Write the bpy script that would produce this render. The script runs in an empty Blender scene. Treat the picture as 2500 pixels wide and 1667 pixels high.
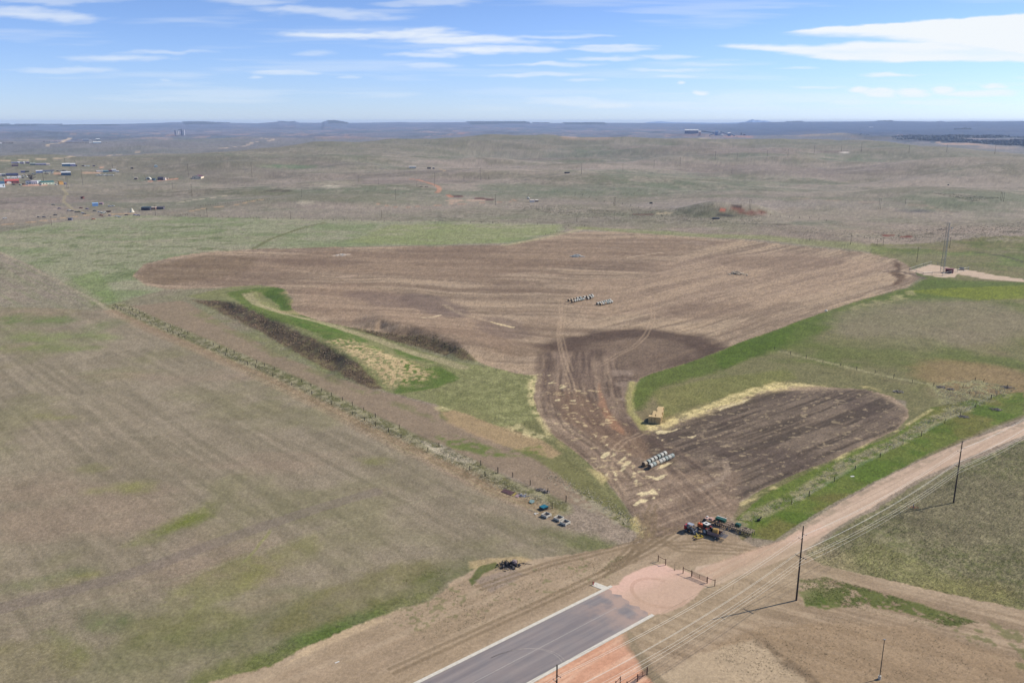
import bpy, bmesh, math, random
import numpy as np
from mathutils import Vector, Matrix
R = math.radians
random.seed(7); rng = np.random.default_rng(7)
scn = bpy.context.scene
C = scn.collection
# ------------------------------------------------------------------ camera
CAMH = 115.0; FPX = 2040.0; PITCH = math.atan((833.5-297)/FPX)
cam = bpy.data.cameras.new('camera'); co = bpy.data.objects.new('camera', cam); C.objects.link(co)
cam.sensor_width = 36; cam.lens = FPX*36/2500; cam.clip_start = 1; cam.clip_end = 600000
co.location = (0, 0, CAMH); co.rotation_euler = (math.pi/2-PITCH, 0, 0)
scn.camera = co
# ------------------------------------------------------------------ light
SUN_EL = R(40); SUN_DIR = Vector((.94*math.cos(SUN_EL), .34*math.cos(SUN_EL), math.sin(SUN_EL))).normalized()
w = bpy.data.worlds.new('World'); scn.world = w; w.use_nodes = True
nt = w.node_tree; bg = nt.nodes['Background']
sky = nt.nodes.new('ShaderNodeTexSky'); sky.sky_type = 'NISHITA'; sky.sun_disc = False
sky.sun_elevation = SUN_EL; sky.sun_rotation = math.atan2(SUN_DIR.x, SUN_DIR.y)
sky.altitude = 900; sky.air_density = 1.0; sky.dust_density = 0.3; sky.ozone_density = 3.0
wtc = nt.nodes.new('ShaderNodeTexCoord'); wsp = nt.nodes.new('ShaderNodeSeparateXYZ'); nt.links.new(wtc.outputs['Generated'], wsp.inputs[0])
wr = nt.nodes.new('ShaderNodeValToRGB'); nt.links.new(wsp.outputs['Z'], wr.inputs[0])      # clean dry air: less yellow low down
for p_, c_ in ((0., (.58, .71, 1.10)), (.035, (.565, .67, 1.02)), (.13, (.54, .615, .87)), (.5, (.85, .9, .98))):
    e_ = wr.color_ramp.elements[0] if p_ == 0. else wr.color_ramp.elements.new(p_) if p_ != .5 else wr.color_ramp.elements[-1]
    e_.position = p_; e_.color = (*c_, 1)
wm = nt.nodes.new('ShaderNodeVectorMath'); wm.operation = 'MULTIPLY'; nt.links.new(sky.outputs[0], wm.inputs[0]); nt.links.new(wr.outputs[0], wm.inputs[1])
nt.links.new(wm.outputs[0], bg.inputs[0]); bg.inputs[1].default_value = 0.132
sl = bpy.data.lights.new('sun', 'SUN'); sl.energy = 5.0; sl.angle = R(.5); sl.color = (1, .955, .89)
so = bpy.data.objects.new('sun', sl); C.objects.link(so); so.rotation_euler = SUN_DIR.to_track_quat('Z', 'Y').to_euler()
scn.view_settings.view_transform = 'Standard'; scn.view_settings.look = 'None'
scn.view_settings.exposure = 0.30; scn.view_settings.gamma = 1
# ------------------------------------------------------------------ materials
K = np.array([1.50, 1.58, 1.78])        # sunlit display brightness of a surface / its albedo (level ground)
def s2l(c):
    c = np.array(c, float)/255.; return np.where(c <= .04045, c/12.92, ((c+.055)/1.055)**2.4)
def alb(c): return s2l(c)/K
MATS = {}
def mat(name, rgb, rough=.75, metal=0., var=.25, scale=3., bump=0.):
    """procedural paint: base colour broken up by noise (rgb = albedo, linear)"""
    if name in MATS: return MATS[name]
    m = bpy.data.materials.new(name); m.use_nodes = True; n = m.node_tree; b = n.nodes['Principled BSDF']
    b.inputs['Roughness'].default_value = rough; b.inputs['Metallic'].default_value = metal
    tc = n.nodes.new('ShaderNodeTexCoord'); no = n.nodes.new('ShaderNodeTexNoise'); no.inputs['Scale'].default_value = scale; no.inputs['Detail'].default_value = 5
    n.links.new(tc.outputs['Object'], no.inputs['Vector'])
    mx = n.nodes.new('ShaderNodeMix'); mx.data_type = 'RGBA'
    mr = n.nodes.new('ShaderNodeMapRange'); mr.inputs['From Min'].default_value = .35; mr.inputs['From Max'].default_value = .65
    n.links.new(no.outputs['Fac'], mr.inputs['Value']); n.links.new(mr.outputs[0], mx.inputs['Factor'])
    a = [max(0, c*(1-var)) for c in rgb]; d = [min(.95, c*(1+var*.6)) for c in rgb]
    mx.inputs['A'].default_value = (*a, 1); mx.inputs['B'].default_value = (*d, 1)
    n.links.new(mx.outputs['Result'], b.inputs['Base Color'])
    if bump:
        bp = n.nodes.new('ShaderNodeBump'); bp.inputs['Strength'].default_value = bump; bp.inputs['Distance'].default_value = .05
        n.links.new(no.outputs['Fac'], bp.inputs['Height']); n.links.new(bp.outputs[0], b.inputs['Normal'])
    MATS[name] = m; return m
# ------------------------------------------------------------------ numeric helpers
def _h(ix, iy, s):
    n = (ix.astype(np.int64)*374761393 + iy.astype(np.int64)*668265263 + s*1442695041) & 0xffffffff
    n = ((n ^ (n >> 13))*1274126177) & 0xffffffff
    return ((n ^ (n >> 16)) & 0xffff)/65535.
def vnoise(x, y, s=0):
    ix = np.floor(x); iy = np.floor(y); fx = x-ix; fy = y-iy
    fx = fx*fx*(3-2*fx); fy = fy*fy*(3-2*fy)
    a = _h(ix, iy, s); b = _h(ix+1, iy, s); c = _h(ix, iy+1, s); d = _h(ix+1, iy+1, s)
    return (a*(1-fx)+b*fx)*(1-fy)+(c*(1-fx)+d*fx)*fy
def fbm(x, y, o=4, s=0, g=.55):
    t = 0; a = 1; n = 0
    for i in range(o):
        t = t+a*vnoise(x+i*17.3, y-i*9.1, s+i); n += a; a *= g; x = x*2.03; y = y*2.03
    return t/n
def ss(e0, e1, x):
    t = np.clip((x-e0)/(e1-e0), 0, 1); return t*t*(3-2*t)
def W(px, py, z=0.):
    u = (px-1250)/FPX; v = (py-833.5)/FPX
    d = (u, math.cos(PITCH)-v*math.sin(PITCH), -math.sin(PITCH)-v*math.cos(PITCH))
    t = (CAMH-z)/-d[2] if d[2] < -1e-5 else 2e4
    return np.array([t*d[0], t*d[1], z])
# ------------------------------------------------------------------ terrain
def seg_sd(x, y, pts):
    """distance to polyline, signed (left of travel positive), and arc position 0..1"""
    best = np.full(x.shape, 1e18); sg = np.zeros(x.shape); ar = np.zeros(x.shape)
    L = [0.]
    for i in range(len(pts)-1): L.append(L[-1]+math.hypot(pts[i+1][0]-pts[i][0], pts[i+1][1]-pts[i][1]))
    for i in range(len(pts)-1):
        ax, ay = pts[i][:2]; bx, by = pts[i+1][:2]; dx = bx-ax; dy = by-ay; l2 = dx*dx+dy*dy+1e-12
        t = np.clip(((x-ax)*dx+(y-ay)*dy)/l2, 0, 1)
        ex = x-ax-t*dx; ey = y-ay-t*dy; d = ex*ex+ey*ey
        m = d < best; best = np.where(m, d, best)
        sg = np.where(m, np.sign(dx*(y-ay)-dy*(x-ax)), sg); ar = np.where(m, (L[i]+t*math.sqrt(l2))/L[-1], ar)
    return np.sqrt(best), sg, ar
def D(*p): return [(a*2500/2352., b*2500/2352.) for a, b in p]
B1 = [tuple(W(*q)[:2]) for q in D((440, 690), (520, 696), (610, 730), (700, 774), (790, 822), (850, 866), (885, 896))]
B2 = [tuple(W(*q)[:2]) for q in D((800, 752), (880, 750), (950, 760), (1030, 787), (1085, 822), (1100, 834))]
VAL = [tuple(W(*q)[:2]) for q in D((560, 668), (600, 692), (660, 715), (740, 740), (850, 778), (960, 818), (1060, 850))]
# far hills: (azimuth px, distance m, half width px, half depth m, height m)
HILLS = [(1650, 3900, 900, 700, 16), (600, 3700, 420, 500, 9), (1060, 3800, 500, 500, 10), (2000, 7300, 150, 500, 34), (2080, 7300, 100, 500, 16), (2400, 2300, 300, 350, 12),
         (2300, 1500, 230, 180, 8), (1745, 1120, 85, 55, 15), (1835, 1135, 50, 40, 8), (1950, 960, 110, 60, 4), (2100, 880, 70, 40, 4), (2030, 920, 60, 40, 3), (1560, 1020, 70, 35, 3),
         (330, 5200, 260, 500, 14), (150, 8500, 160, 900, 34), (700, 1300, 160, 110, 5), (880, 1250, 120, 90, 4), (1480, 1900, 350, 260, 8), (2100, 2600, 240, 200, 8), (60, 9500, 200, 700, 20), (2420, 980, 160, 60, 4)]
# skyline: (px, px y) of the far horizon
SKY = [(-900, 304), (0, 303), (60, 304.5), (160, 305), (230, 304), (330, 303), (420, 300.5), (445, 299), (520, 298.5), (545, 300), (600, 300.6), (650, 301.5), (680, 299), (700, 297.5), (720, 299), (740, 297.8), (750, 300),
       (800, 300.3), (806, 296.5), (830, 295.5), (846, 297.5), (860, 300.4), (900, 300.2), (970, 299), (985, 298.3), (1010, 299.5), (1060, 299.2), (1140, 298.6), (1280, 298.4), (1296, 301), (1400, 300.8),
       (1520, 300.2), (1700, 302.3), (1780, 302.3), (1795, 299.5), (1850, 298.6), (1920, 297.6), (2060, 297.2), (2150, 295.8), (2250, 297.4), (2262, 296), (2275, 297.4), (2340, 296.2), (2380, 296.8), (2500, 295.5), (3400, 296)]
RIDGE = ([-900, 0, 380, 620, 830, 1060, 1250, 1500, 1750, 2000, 2200, 2500, 3400], [380, 376, 366, 365, 357, 351, 345, 341, 339, 344, 351, 362, 372])
RMAX = 20000.
def terr(x, y):
    x = np.asarray(x, float); y = np.asarray(y, float)
    r = np.hypot(x, y)+1e-6; ap = 1250+FPX*x/np.maximum(y, 1)   # azimuth column
    ap = np.clip(ap, -3000, 5500)
    z = np.zeros(x.shape)
    # rolling relief growing with distance
    g = ss(650, 2500, r)
    z += g*(fbm(x/420., y/420., 4, 3)-.5)*(7+r*.0015)+ss(950, 1900, r)*((fbm(x/620., y/430., 3, 5)-.5)*62+(fbm(x/170., y/120., 3, 6)-.5)*11)
    z += ss(4500, 9000, r)*(fbm(x/900., y/1400., 4, 9)-.45)*46
    for a, d, wa, wd, h in HILLS:
        z += h*np.exp(-((ap-a)/wa)**2-((r-d)/wd)**2)
    yr = np.interp(ap, RIDGE[0], RIDGE[1]); rc = 95*2170/(yr-297.); dr = r-rc
    z += np.where(dr < 0, 20*np.exp(-(dr/(.3*rc))**2), 20-34*ss(0, 420, dr)+14*ss(700, 2600, dr)-20*ss(500, 2600, dr)*1.)*ss(1500, 2600, r)
    # banks beside the tilled field
    for pts, h, wl, wr in ((B1, 4.2, 13., 75.), (B2, 3.8, 12., 60.)):
        n = (x > -420) & (x < 120) & (y > 250) & (y < 720)
        if n.any():
            xx = x[n] if x.ndim else x; yy = y[n] if y.ndim else y
            d, s, a = seg_sd(xx, yy, pts)
            e = ss(0, .18, a)*(1-ss(.86, 1, a))
            wj = wl*(.55+.9*vnoise(a*17, a*0, 71)+.35*vnoise(a*53, a*0, 72)); prof = np.where(s < 0, 1-ss(0, wj, d), 1-ss(0, wr, d))
            if x.ndim: z[n] += h*e*prof
            else: z = z+h*e*prof
    n = (x > -420) & (x < 120) & (y > 250) & (y < 720)
    if n.any() and x.ndim:
        d, s, a = seg_sd(x[n], y[n], VAL); z[n] -= 2.6*np.exp(-(d/15.)**2)*ss(0, .12, a)*(1-ss(.85, 1, a))
    # the last ridge rises to the skyline
    sx = np.array([q[0] for q in SKY]); sy = np.array([q[1] for q in SKY])
    v = (np.interp(ap, sx, sy)-833.5)/FPX
    u = (ap-1250)/FPX; dep = (math.sin(PITCH)+v*math.cos(PITCH))/np.hypot(u, math.cos(PITCH)-v*math.sin(PITCH))
    zs = CAMH-dep*RMAX
    k = ss(10500, RMAX, r)**1.25; z = z*(1-.75*k)+zs*k*(1-.0*k)
    e_ = ss(19300, RMAX, r); z = z*(1-e_)+zs*e_
    z *= ss(560, 800, r) + (r < 800)*(1-ss(560, 800, r))      # keep near ground as built
    return z
def hit(px, py):
    """ground point seen at this place of the photograph"""
    if py < 560:                                  # far: march the sight line to the first ground
        u = (px-1250)/FPX; v = (py-833.5)/FPX; dx, dy, dz = u, math.cos(PITCH)-v*math.sin(PITCH), -math.sin(PITCH)-v*math.cos(PITCH)
        t = np.geomspace(600, RMAX*.985, 900); g_ = terr(t*dx, t*dy)-(CAMH+t*dz); i = np.where(g_ > 0)[0]
        if len(i) and i[0] > 0:
            i = i[0]; a = g_[i-1]/(g_[i-1]-g_[i]); tt = t[i-1]+(t[i]-t[i-1])*a
            return np.array([tt*dx, tt*dy, CAMH+tt*dz])
        tt = RMAX*.985; return np.array([tt*dx, tt*dy, float(terr(np.array([tt*dx]), np.array([tt*dy]))[0])])
    z = 0.
    q = W(px, py, 0)
    for _ in range(8):
        q = W(px, py, z); z = float(terr(np.array([q[0]]), np.array([q[1]]))[0]) if q[1] < RMAX*.9 else z
    return np.array([q[0], q[1], z])
# ------------------------------------------------------------------ ground grid (finer near, coarser far)
ypx = np.concatenate([np.arange(2300, 1700, -12.), np.arange(1700, 460, -2.2), np.arange(460, 330, -1.3), np.arange(330, 297.2, -.5)])
dep = np.sin(PITCH)+(ypx-833.5)/FPX*math.cos(PITCH); hor = math.cos(PITCH)-(ypx-833.5)/FPX*math.sin(PITCH)
rr = CAMH*hor/np.maximum(dep, 1e-6); rr = rr[(dep > 1e-5) & (rr < 9000)]; rr = np.append(rr, np.linspace(9060, RMAX, 190))
azp = np.concatenate([np.linspace(-1.15, -.64, 40)[:-1], np.arange(-.64, .64, 2.2/FPX), np.linspace(.64, 1.15, 40)])
AZ, RR = np.meshgrid(azp, rr)
GX = RR*np.sin(AZ); GY = RR*np.cos(AZ); shp = GX.shape
X = GX.ravel(); Y = GY.ravel(); N = X.size
Zg = terr(X, Y)
A = AZ.ravel()*FPX; L = np.log(RR.ravel())*FPX; Rr = RR.ravel()
# warps used to break up every painted border
w1a = (fbm(A/60., L/60., 3, 21)-.5)*2; w1b = (fbm(A/60., L/60., 3, 22)-.5)*2
w2a = (fbm(A/11., L/11., 2, 23)-.5)*2; w2b = (fbm(A/11., L/11., 2, 24)-.5)*2
def al(p): return (math.atan2(p[0], p[1])*FPX, math.log(math.hypot(p[0], p[1]))*FPX)
def pmask(pts, soft=3., warp=4., fine=2., world=False):
    """soft membership of a ground polygon whose corners are given where the photo shows them"""
    P = [al(q) if world else al(hit(*q)) for q in pts]
    xs = [q[0] for q in P]; ys = [q[1] for q in P]; pad = soft+warp+fine+4
    n = np.where((A > min(xs)-pad) & (A < max(xs)+pad) & (L > min(ys)-pad) & (L < max(ys)+pad))[0]
    m = np.zeros(N, np.float32)
    if n.size == 0: return m
    a = A[n]+warp*w1a[n]+fine*w2a[n]; l = L[n]+warp*w1b[n]+fine*w2b[n]
    ins = np.zeros(a.shape, bool); d2 = np.full(a.shape, 1e18)
    for i in range(len(P)):
        x0, y0 = P[i]; x1, y1 = P[(i+1) % len(P)]; dx = x1-x0; dy = y1-y0
        t = np.clip(((a-x0)*dx+(l-y0)*dy)/(dx*dx+dy*dy+1e-9), 0, 1)
        d2 = np.minimum(d2, (a-x0-t*dx)**2+(l-y0-t*dy)**2)
        c = (y0 > l) != (y1 > l)
        if abs(dy) > 1e-9: ins ^= c & (a < dx*(l-y0)/dy+x0)
    sd = np.where(ins, 1, -1)*np.sqrt(d2)
    m[n] = ss(-soft, soft, sd); return m
def smask(pts, wid, soft=.5, warp=0.):
    """stroke along a polyline, widths in metres"""
    P = [tuple(hit(*q)[:2]) for q in pts]
    xs = [q[0] for q in P]; ys = [q[1] for q in P]; pad = wid+soft+warp+3
    n = np.where((X > min(xs)-pad) & (X < max(xs)+pad) & (Y > min(ys)-pad) & (Y < max(ys)+pad))[0]
    m = np.zeros(N, np.float32)
    if n.size:
        d, s, a = seg_sd(X[n]+warp*w1a[n], Y[n]+warp*w1b[n], P)
        foot = Rr[n]*Rr[n]*2.2/(FPX*CAMH)*.6          # row spacing there
        m[n] = 1-ss(wid/2, wid/2+np.maximum(soft, .06*foot), d)
    return m
def ell(cx, cy, rx, ry, rot=0., n=14):
    c, s = math.cos(R(rot)), math.sin(R(rot))
    return [(cx+rx*math.cos(t)*c-ry*math.sin(t)*s, cy+rx*math.cos(t)*s+ry*math.sin(t)*c) for t in [2*math.pi*i/n for i in range(n)]]
COL = np.zeros((N, 3)); cls = np.zeros(N, np.int8)
def put(m, c, a=1.):
    m = (m*a)[:, None]; COL[:] = COL*(1-m)+alb(c)*m
def lerp(a, b, t): return alb(a)*(1-t[:, None])+alb(b)*t[:, None]
# metre noises
n40 = fbm(X/40., Y/40., 5, 31); n9 = fbm(X/9., Y/9., 4, 32); n3 = fbm(X/2.6, Y/2.6, 3, 33)
gr0 = vnoise(A/3., L/4., 300)
n200 = fbm(X/210., Y/210., 4, 34); n900 = fbm(X/900., Y/900., 5, 35)
def streak(ang, ls, lc, s, o=3, wp=.08):
    c, q = math.cos(ang), math.sin(ang); wv = (n200-.5)*60+(n40-.5)*10; return fbm((X*c+Y*q)/ls, (-X*q+Y*c+wv*wp)/lc, o, s)
def ang(p, q):
    a = hit(*p); b = hit(*q); return math.atan2(b[1]-a[1], b[0]-a[0])
# ---- base grassland
ROUGH = np.ones(N); WN = rng.random(N)
def tone(m, v): ROUGH[:] = ROUGH*(1-m)+v*m
t = np.clip(.5+(n40-.5)*2.2+(n200-.5)*1.2, 0, 1)
COL[:] = lerp((151, 138, 124), (136, 133, 108), t)
far = ss(700, 1500, Rr)
fc = np.clip(.5+(n200-.5)*1.6+(n900-.5)*1.8, 0, 1)
COL[:] = COL*(1-far[:, None])+lerp((148, 139, 128), (134, 134, 115), fc)*far[:, None]
for sc_, sd2, c_, a_ in ((260, 301, (120, 124, 102), .5), (420, 302, (160, 147, 136), .5), (120, 303, (126, 122, 102), .4), (90, 304, (168, 156, 144), .35), (700, 305, (136, 124, 116), .4)):
    f_ = fbm(X/sc_+sd2, Y/(sc_*.8), 4, sd2); put(ss(.52, .6, f_)*far, c_, min(1, a_*1.35))
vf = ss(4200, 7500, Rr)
COL[:] = COL*(1-vf[:, None])+lerp((132, 128, 138), (108, 116, 128), np.clip(.5+(fbm(X/700., Y/1100., 5, 41)-.5)*3, 0, 1))*vf[:, None]  # blue of the distant haze is mixed into the far ground colour
yr_ = np.interp(1250+FPX*X/np.maximum(Y, 1), RIDGE[0], RIDGE[1]); rc_ = 95*2170/(yr_-297.)
put(ss(-1500, -500, Rr-rc_)*(1-ss(-30, 60, Rr-rc_)), (124, 123, 104), .55); put(ss(-20, 120, Rr-rc_)*(1-ss(2500, 5000, Rr-rc_)), (126, 126, 128), .65)
# ---- left foreground field: gray-brown, drilled rows running away to upper left
la = ang(*D((700, 900), (1100, 1100)))
st = streak(ang((100, 1000), (290, 1160)), 70., 2.4, 51, 3, .02)
left = pmask(D((-900, 700), (210, 715), (270, 712), (600, 880), (880, 1025), (1150, 1150), (1400, 1260), (1050, 1330), (480, 1568), (300, 1700), (-900, 1700)), 6, 4, 2)
put(left, (151, 140, 122), .85); tone(left, .65)
for m_, c_, a_ in ((np.clip((st-.5)*5, 0, 1)*left, (164, 152, 134), .4), (np.clip((.5-st)*5, 0, 1)*left, (130, 122, 104), .42),
                   (left*ss(.5, .68, n40), (132, 129, 96), .4), (left*ss(.52, .66, fbm(X/16., Y/16., 4, 53)), (134, 125, 107), .3), (left*ss(.55, .68, fbm(X/24.+8, Y/24., 4, 54)), (164, 153, 134), .25), (left*ss(.52, .75, fbm(X/70.+5, Y/25., 4, 52)), (160, 142, 126), .5)): put(m_, c_, a_)
for q, c, a in (((70, 735, 100, 12, 0), (112, 128, 78), .8), ((150, 775, 130, 14, 0), (130, 140, 92), .7), ((30, 770, 90, 18, 0), (134, 138, 96), .6), ((100, 800, 120, 9, 0), (122, 134, 80), .7), ((250, 745, 60, 10, -18), (112, 130, 80), .6),
                ((385, 1215, 100, 14, -20), (118, 126, 62), .85), ((460, 1180, 50, 10, -25), (116, 124, 56), .8), ((310, 1120, 42, 15, 0), (138, 140, 82), .75), ((130, 957, 40, 6, 0), (142, 142, 84), .6), ((225, 1125, 30, 7, 0), (140, 142, 84), .6), ((205, 1075, 30, 5, 0), (140, 142, 84), .5),
                ((110, 1330, 120, 16, -14), (118, 124, 84), .6), ((170, 1330, 60, 9, -14), (142, 140, 84), .7), ((500, 1340, 130, 45, -25), (130, 130, 84), .7), ((640, 1290, 110, 30, -30), (136, 134, 86), .6), ((240, 1430, 60, 26, 0), (104, 118, 70), .8),
                ((420, 1450, 160, 45, -10), (122, 122, 78), .75), ((330, 1500, 220, 40, -8), (116, 118, 82), .5), ((620, 1450, 170, 60, -25), (120, 120, 88), .6), ((820, 1370, 220, 45, -22), (124, 120, 80), .75), ((1020, 1320, 90, 26, -20), (104, 110, 66), .85), ((930, 1380, 90, 22, -22), (112, 116, 66), .8),
                ((60, 1520, 160, 50, 0), (140, 134, 96), .7), ((150, 1480, 60, 22, 30), (118, 124, 74), .6), ((680, 1490, 130, 26, -22), (96, 112, 56), .9), ((790, 1440, 100, 18, -22), (96, 112, 58), .85), ((560, 1535, 140, 24, -15), (116, 120, 70), .8), ((860, 1059, 40, 8, 0), (138, 140, 80), .6), ((985, 1035, 60, 10, 10), (118, 124, 72), .7),
                ((1250, 1235, 150, 20, 22), (126, 124, 88), .6), ((1330, 1240, 100, 18, 15), (104, 112, 66), .8), ((1100, 1245, 60, 10, 0), (134, 130, 96), .5)):
    m_ = pmask(ell(*[v*2500/2352. for v in q[:4]], q[4]), 30, 22, 10); put(m_*(.5+.5*ss(.35, .62, n9)), c, a*.82)
# far track lines through the left field
for q, wd, c, a in ((D((0, 1440), (300, 1360), (620, 1260), (900, 1165), (1120, 1110)), .5, (158, 150, 126), .4), (D((0, 1395), (260, 1330), (600, 1210), (860, 1130)), 5., (136, 124, 116), .5), (D((560, 1290), (590, 1260), (620, 1220)), .6, (150, 148, 104), .6)):
    put(smask(q, wd, .4, .3), c, a)
# ---- upper-left pale green field
ul = pmask(D((-900, 480), (0, 535), (150, 508), (300, 494), (470, 500), (620, 502), (900, 507), (1290, 515), (1300, 528), (1180, 560), (800, 567), (480, 578), (330, 605), (305, 640), (380, 665), (250, 700), (160, 660), (60, 605), (-30, 565), (-900, 520)), 4, 3, 1)
put(ul, (150, 150, 124), .9); put(ul*ss(.45, .65, n40), (126, 136, 98), .65); put(ul*ss(.5, .72, fbm(X/120., Y/35., 4, 61)), (160, 152, 132), .55)
put(ul*ss(.62, .72, fbm(X/22., Y/9., 3, 62))*pmask(D((0, 530), (600, 510), (500, 600), (350, 640), (200, 650), (60, 590)), 20, 10, 5), (112, 120, 84), .7)
put(pmask(D((900, 515), (1290, 518), (1280, 535), (1150, 558), (950, 562), (800, 558)), 14, 8, 3), (144, 148, 106), .7)
put(pmask(D((140, 650), (225, 620), (270, 690), (215, 700)), 8, 5, 3), (126, 138, 92), .6)
put(smask(D((580, 572), (620, 550), (690, 525), (745, 512)), 3.5, 1.5, .5), (118, 118, 84), .8)
put(smask(D((-40, 560), (60, 608), (160, 660), (215, 690), (280, 730)), 2.0, 1.2, .5), (168, 158, 136), .7)
put(smask(D((0, 600), (120, 640), (200, 690)), 14, 5, 2), (156, 146, 130), .4)
lf2 = pmask(D((-900, 560), (-30, 568), (200, 690), (210, 712), (-900, 720)), 5, 3, 2); put(lf2, (152, 142, 128), .6); put(lf2*ss(.45, .7, st), (140, 140, 112), .6)
# ---- strip right of the left fence (mown brown strip)
put(pmask(D((280, 705), (420, 690), (500, 735), (640, 815), (780, 872), (900, 905), (1010, 935), (1240, 1020), (1330, 1070), (1400, 1150), (1450, 1210), (1300, 1150), (1000, 1025), (800, 925), (500, 800), (330, 725)), 5, 4, 2), (150, 134, 116), .85); tone(pmask(D((280, 705), (420, 690), (500, 735), (640, 815), (780, 872), (900, 905), (1010, 935), (1240, 1020), (1450, 1210), (1300, 1150), (1000, 1025), (800, 925), (500, 800), (330, 725)), 5, 4, 2), .6); put(pmask(D((430, 720), (620, 815), (760, 880), (900, 930), (1000, 970), (980, 950), (850, 890), (640, 790), (480, 712)), 10, 10, 6)*ss(.38, .6, n9), (128, 128, 92), .6)
put(pmask(D((1000, 900), (1230, 870), (1250, 960), (1400, 1110), (1480, 1230), (1400, 1190), (1240, 1060), (1010, 960)), 8, 6, 4), (120, 122, 78), .75)
# pale orange stubble tongue
tg = pmask(D((1012, 945), (1060, 935), (1120, 950), (1180, 985), (1250, 1010), (1290, 1040), (1270, 1050), (1180, 1030), (1090, 1000), (1030, 970)), 9, 6, 4)
put(tg, (170, 149, 121), .85); put(smask(D((1015, 935), (1070, 930), (1130, 945), (1190, 985), (1250, 1005)), 2., 4, 1.5)*ss(.3, .55, n3), (198, 186, 148), .65)
put(pmask(D((960, 1000), (1060, 1000), (1150, 1035), (1240, 1020), (1250, 1045), (1130, 1050), (1040, 1030)), 12, 10, 5)*ss(.42, .62, n9*.5+n3*.5), (106, 122, 62), .75)
# ---- bank country between the brush belts
put(pmask(D((430, 680), (550, 655), (650, 658), (668, 690), (760, 740), (900, 780), (1040, 830), (1150, 850), (1235, 865), (1240, 960), (1150, 980), (1010, 930), (890, 900), (830, 850), (700, 770), (560, 700)), 6, 5, 3), (134, 134, 96), .9)
put(pmask(D((520, 672), (590, 662), (650, 660), (670, 700), (690, 722), (760, 745), (830, 790), (760, 775), (640, 740), (560, 705)), 5, 4, 3), (104, 118, 62), .8)
put(pmask(D((640, 655), (672, 690), (660, 712), (625, 705), (600, 680)), 7, 5, 3), (88, 108, 52), .7)
put(pmask(D((640, 705), (720, 730), (860, 790), (900, 815), (780, 800), (680, 745)), 5, 5, 3)*ss(.35, .6, n9), (96, 116, 58), .8)
put(pmask(D((900, 795), (1000, 835), (1060, 870), (1000, 890), (900, 905), (930, 860)), 6, 6, 3)*ss(.3, .55, n9), (98, 116, 58), .85)
sd = pmask(D((745, 785), (800, 778), (900, 815), (980, 845), (1005, 868), (940, 880), (890, 890), (860, 850), (800, 815)), 22, 12, 8)
put(sd*ss(.42, .56, vnoise(X/1.3, Y/1.3, 77)*.6+n9*.4), (188, 168, 136), .85)
put(smask(D((568, 675), (590, 698), (660, 722), (740, 742), (850, 775), (960, 815), (1060, 845)), 4.5, 2, .8), (166, 156, 128), .75)
put(pmask(D((572, 668), (600, 672), (640, 700), (650, 720), (600, 700)), 4, 4, 3), (180, 166, 136), .4)
put(smask(D((660, 660), (690, 690), (668, 720)), 8, 6, 2)*ss(.4, .6, n9), (176, 156, 128), .6)
put(pmask(D((1100, 830), (1230, 865), (1240, 950), (1160, 985), (1100, 930), (1000, 900)), 8, 6, 6)*ss(.42, .62, n3), (150, 148, 110), .6)
for p in (D((440, 688), (500, 690), (560, 704), (610, 726), (680, 762), (740, 790), (800, 824), (850, 862), (882, 892), (850, 890), (800, 870), (740, 845), (660, 798), (580, 752), (500, 714)), D((800, 752), (880, 750), (940, 752), (1000, 770), (1050, 795), (1095, 832), (1060, 828), (980, 802), (900, 782), (840, 764))):
    bm_ = pmask(p, 4, 4, 4); put(bm_, (106, 91, 76), .85); put(bm_*ss(.5, .65, n3), (132, 124, 94), .6); put(pmask(p, 16, 8, 5)*(1-bm_), (110, 116, 70), .6)
# ---- right pasture
rp = pmask(D((2000, 560), (2900, 540), (2900, 900), (2352, 955), (2150, 1040), (1900, 1160), (1700, 1240), (1680, 1170), (2080, 960), (2080, 920), (1850, 880), (1560, 960), (1470, 985), (1450, 900), (1500, 858), (1720, 780), (2080, 662), (2130, 640), (2000, 600)), 3, 3, 2)
put(rp, (128, 124, 92)); put(rp*ss(.45, .65, n40), (108, 116, 66), .75); put(rp*ss(.5, .75, fbm(X/60.+3, Y/60., 4, 71)), (144, 130, 106), .7)
gb = [D((1455, 870), (1660, 800), (1720, 780), (1900, 714), (2080, 662), (2130, 642), (2352, 648), (2700, 655), (2700, 690), (2352, 680), (2250, 690), (2080, 705), (1950, 740), (1800, 800), (1620, 860), (1520, 890), (1470, 940), (1450, 930))]
put(pmask(gb[0], 16, 10, 6), (100, 114, 56), .8)
put(pmask(D((1640, 815), (1720, 783), (1830, 745), (1800, 790), (1660, 850)), 8, 7, 4), (92, 110, 46), .7)
put(pmask(D((2080, 668), (2352, 655), (2700, 660), (2700, 680), (2250, 690)), 8, 5, 4), (128, 134, 58), .8)
put(pmask(D((2100, 665), (1950, 705), (1960, 715), (2110, 680)), 4, 5, 4)*ss(.4, .6, n9), (164, 156, 120), .7)
put(pmask(D((2000, 580), (2100, 600), (2230, 600), (2352, 615), (2700, 630), (2700, 600), (2352, 590), (2200, 580)), 12, 8, 4)*ss(.35, .6, n40), (122, 132, 84), .6)
put(pmask(ell(2280, 790, 260, 60), 40, 20, 8), (142, 132, 112), .75); put(pmask(ell(2400, 930, 180, 40, 10), 30, 20, 8), (148, 128, 98), .7); put(pmask(ell(2180, 850, 160, 30), 30, 20, 8), (122, 122, 84), .5)
put(pmask(D((1500, 900), (1640, 868), (1800, 850), (1830, 868), (1600, 930), (1520, 960)), 12, 8, 4), (128, 128, 82), .7)
put(pmask(ell(2300, 1060, 150, 30, -20), 20, 16, 8), (142, 122, 92), .5)
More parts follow.
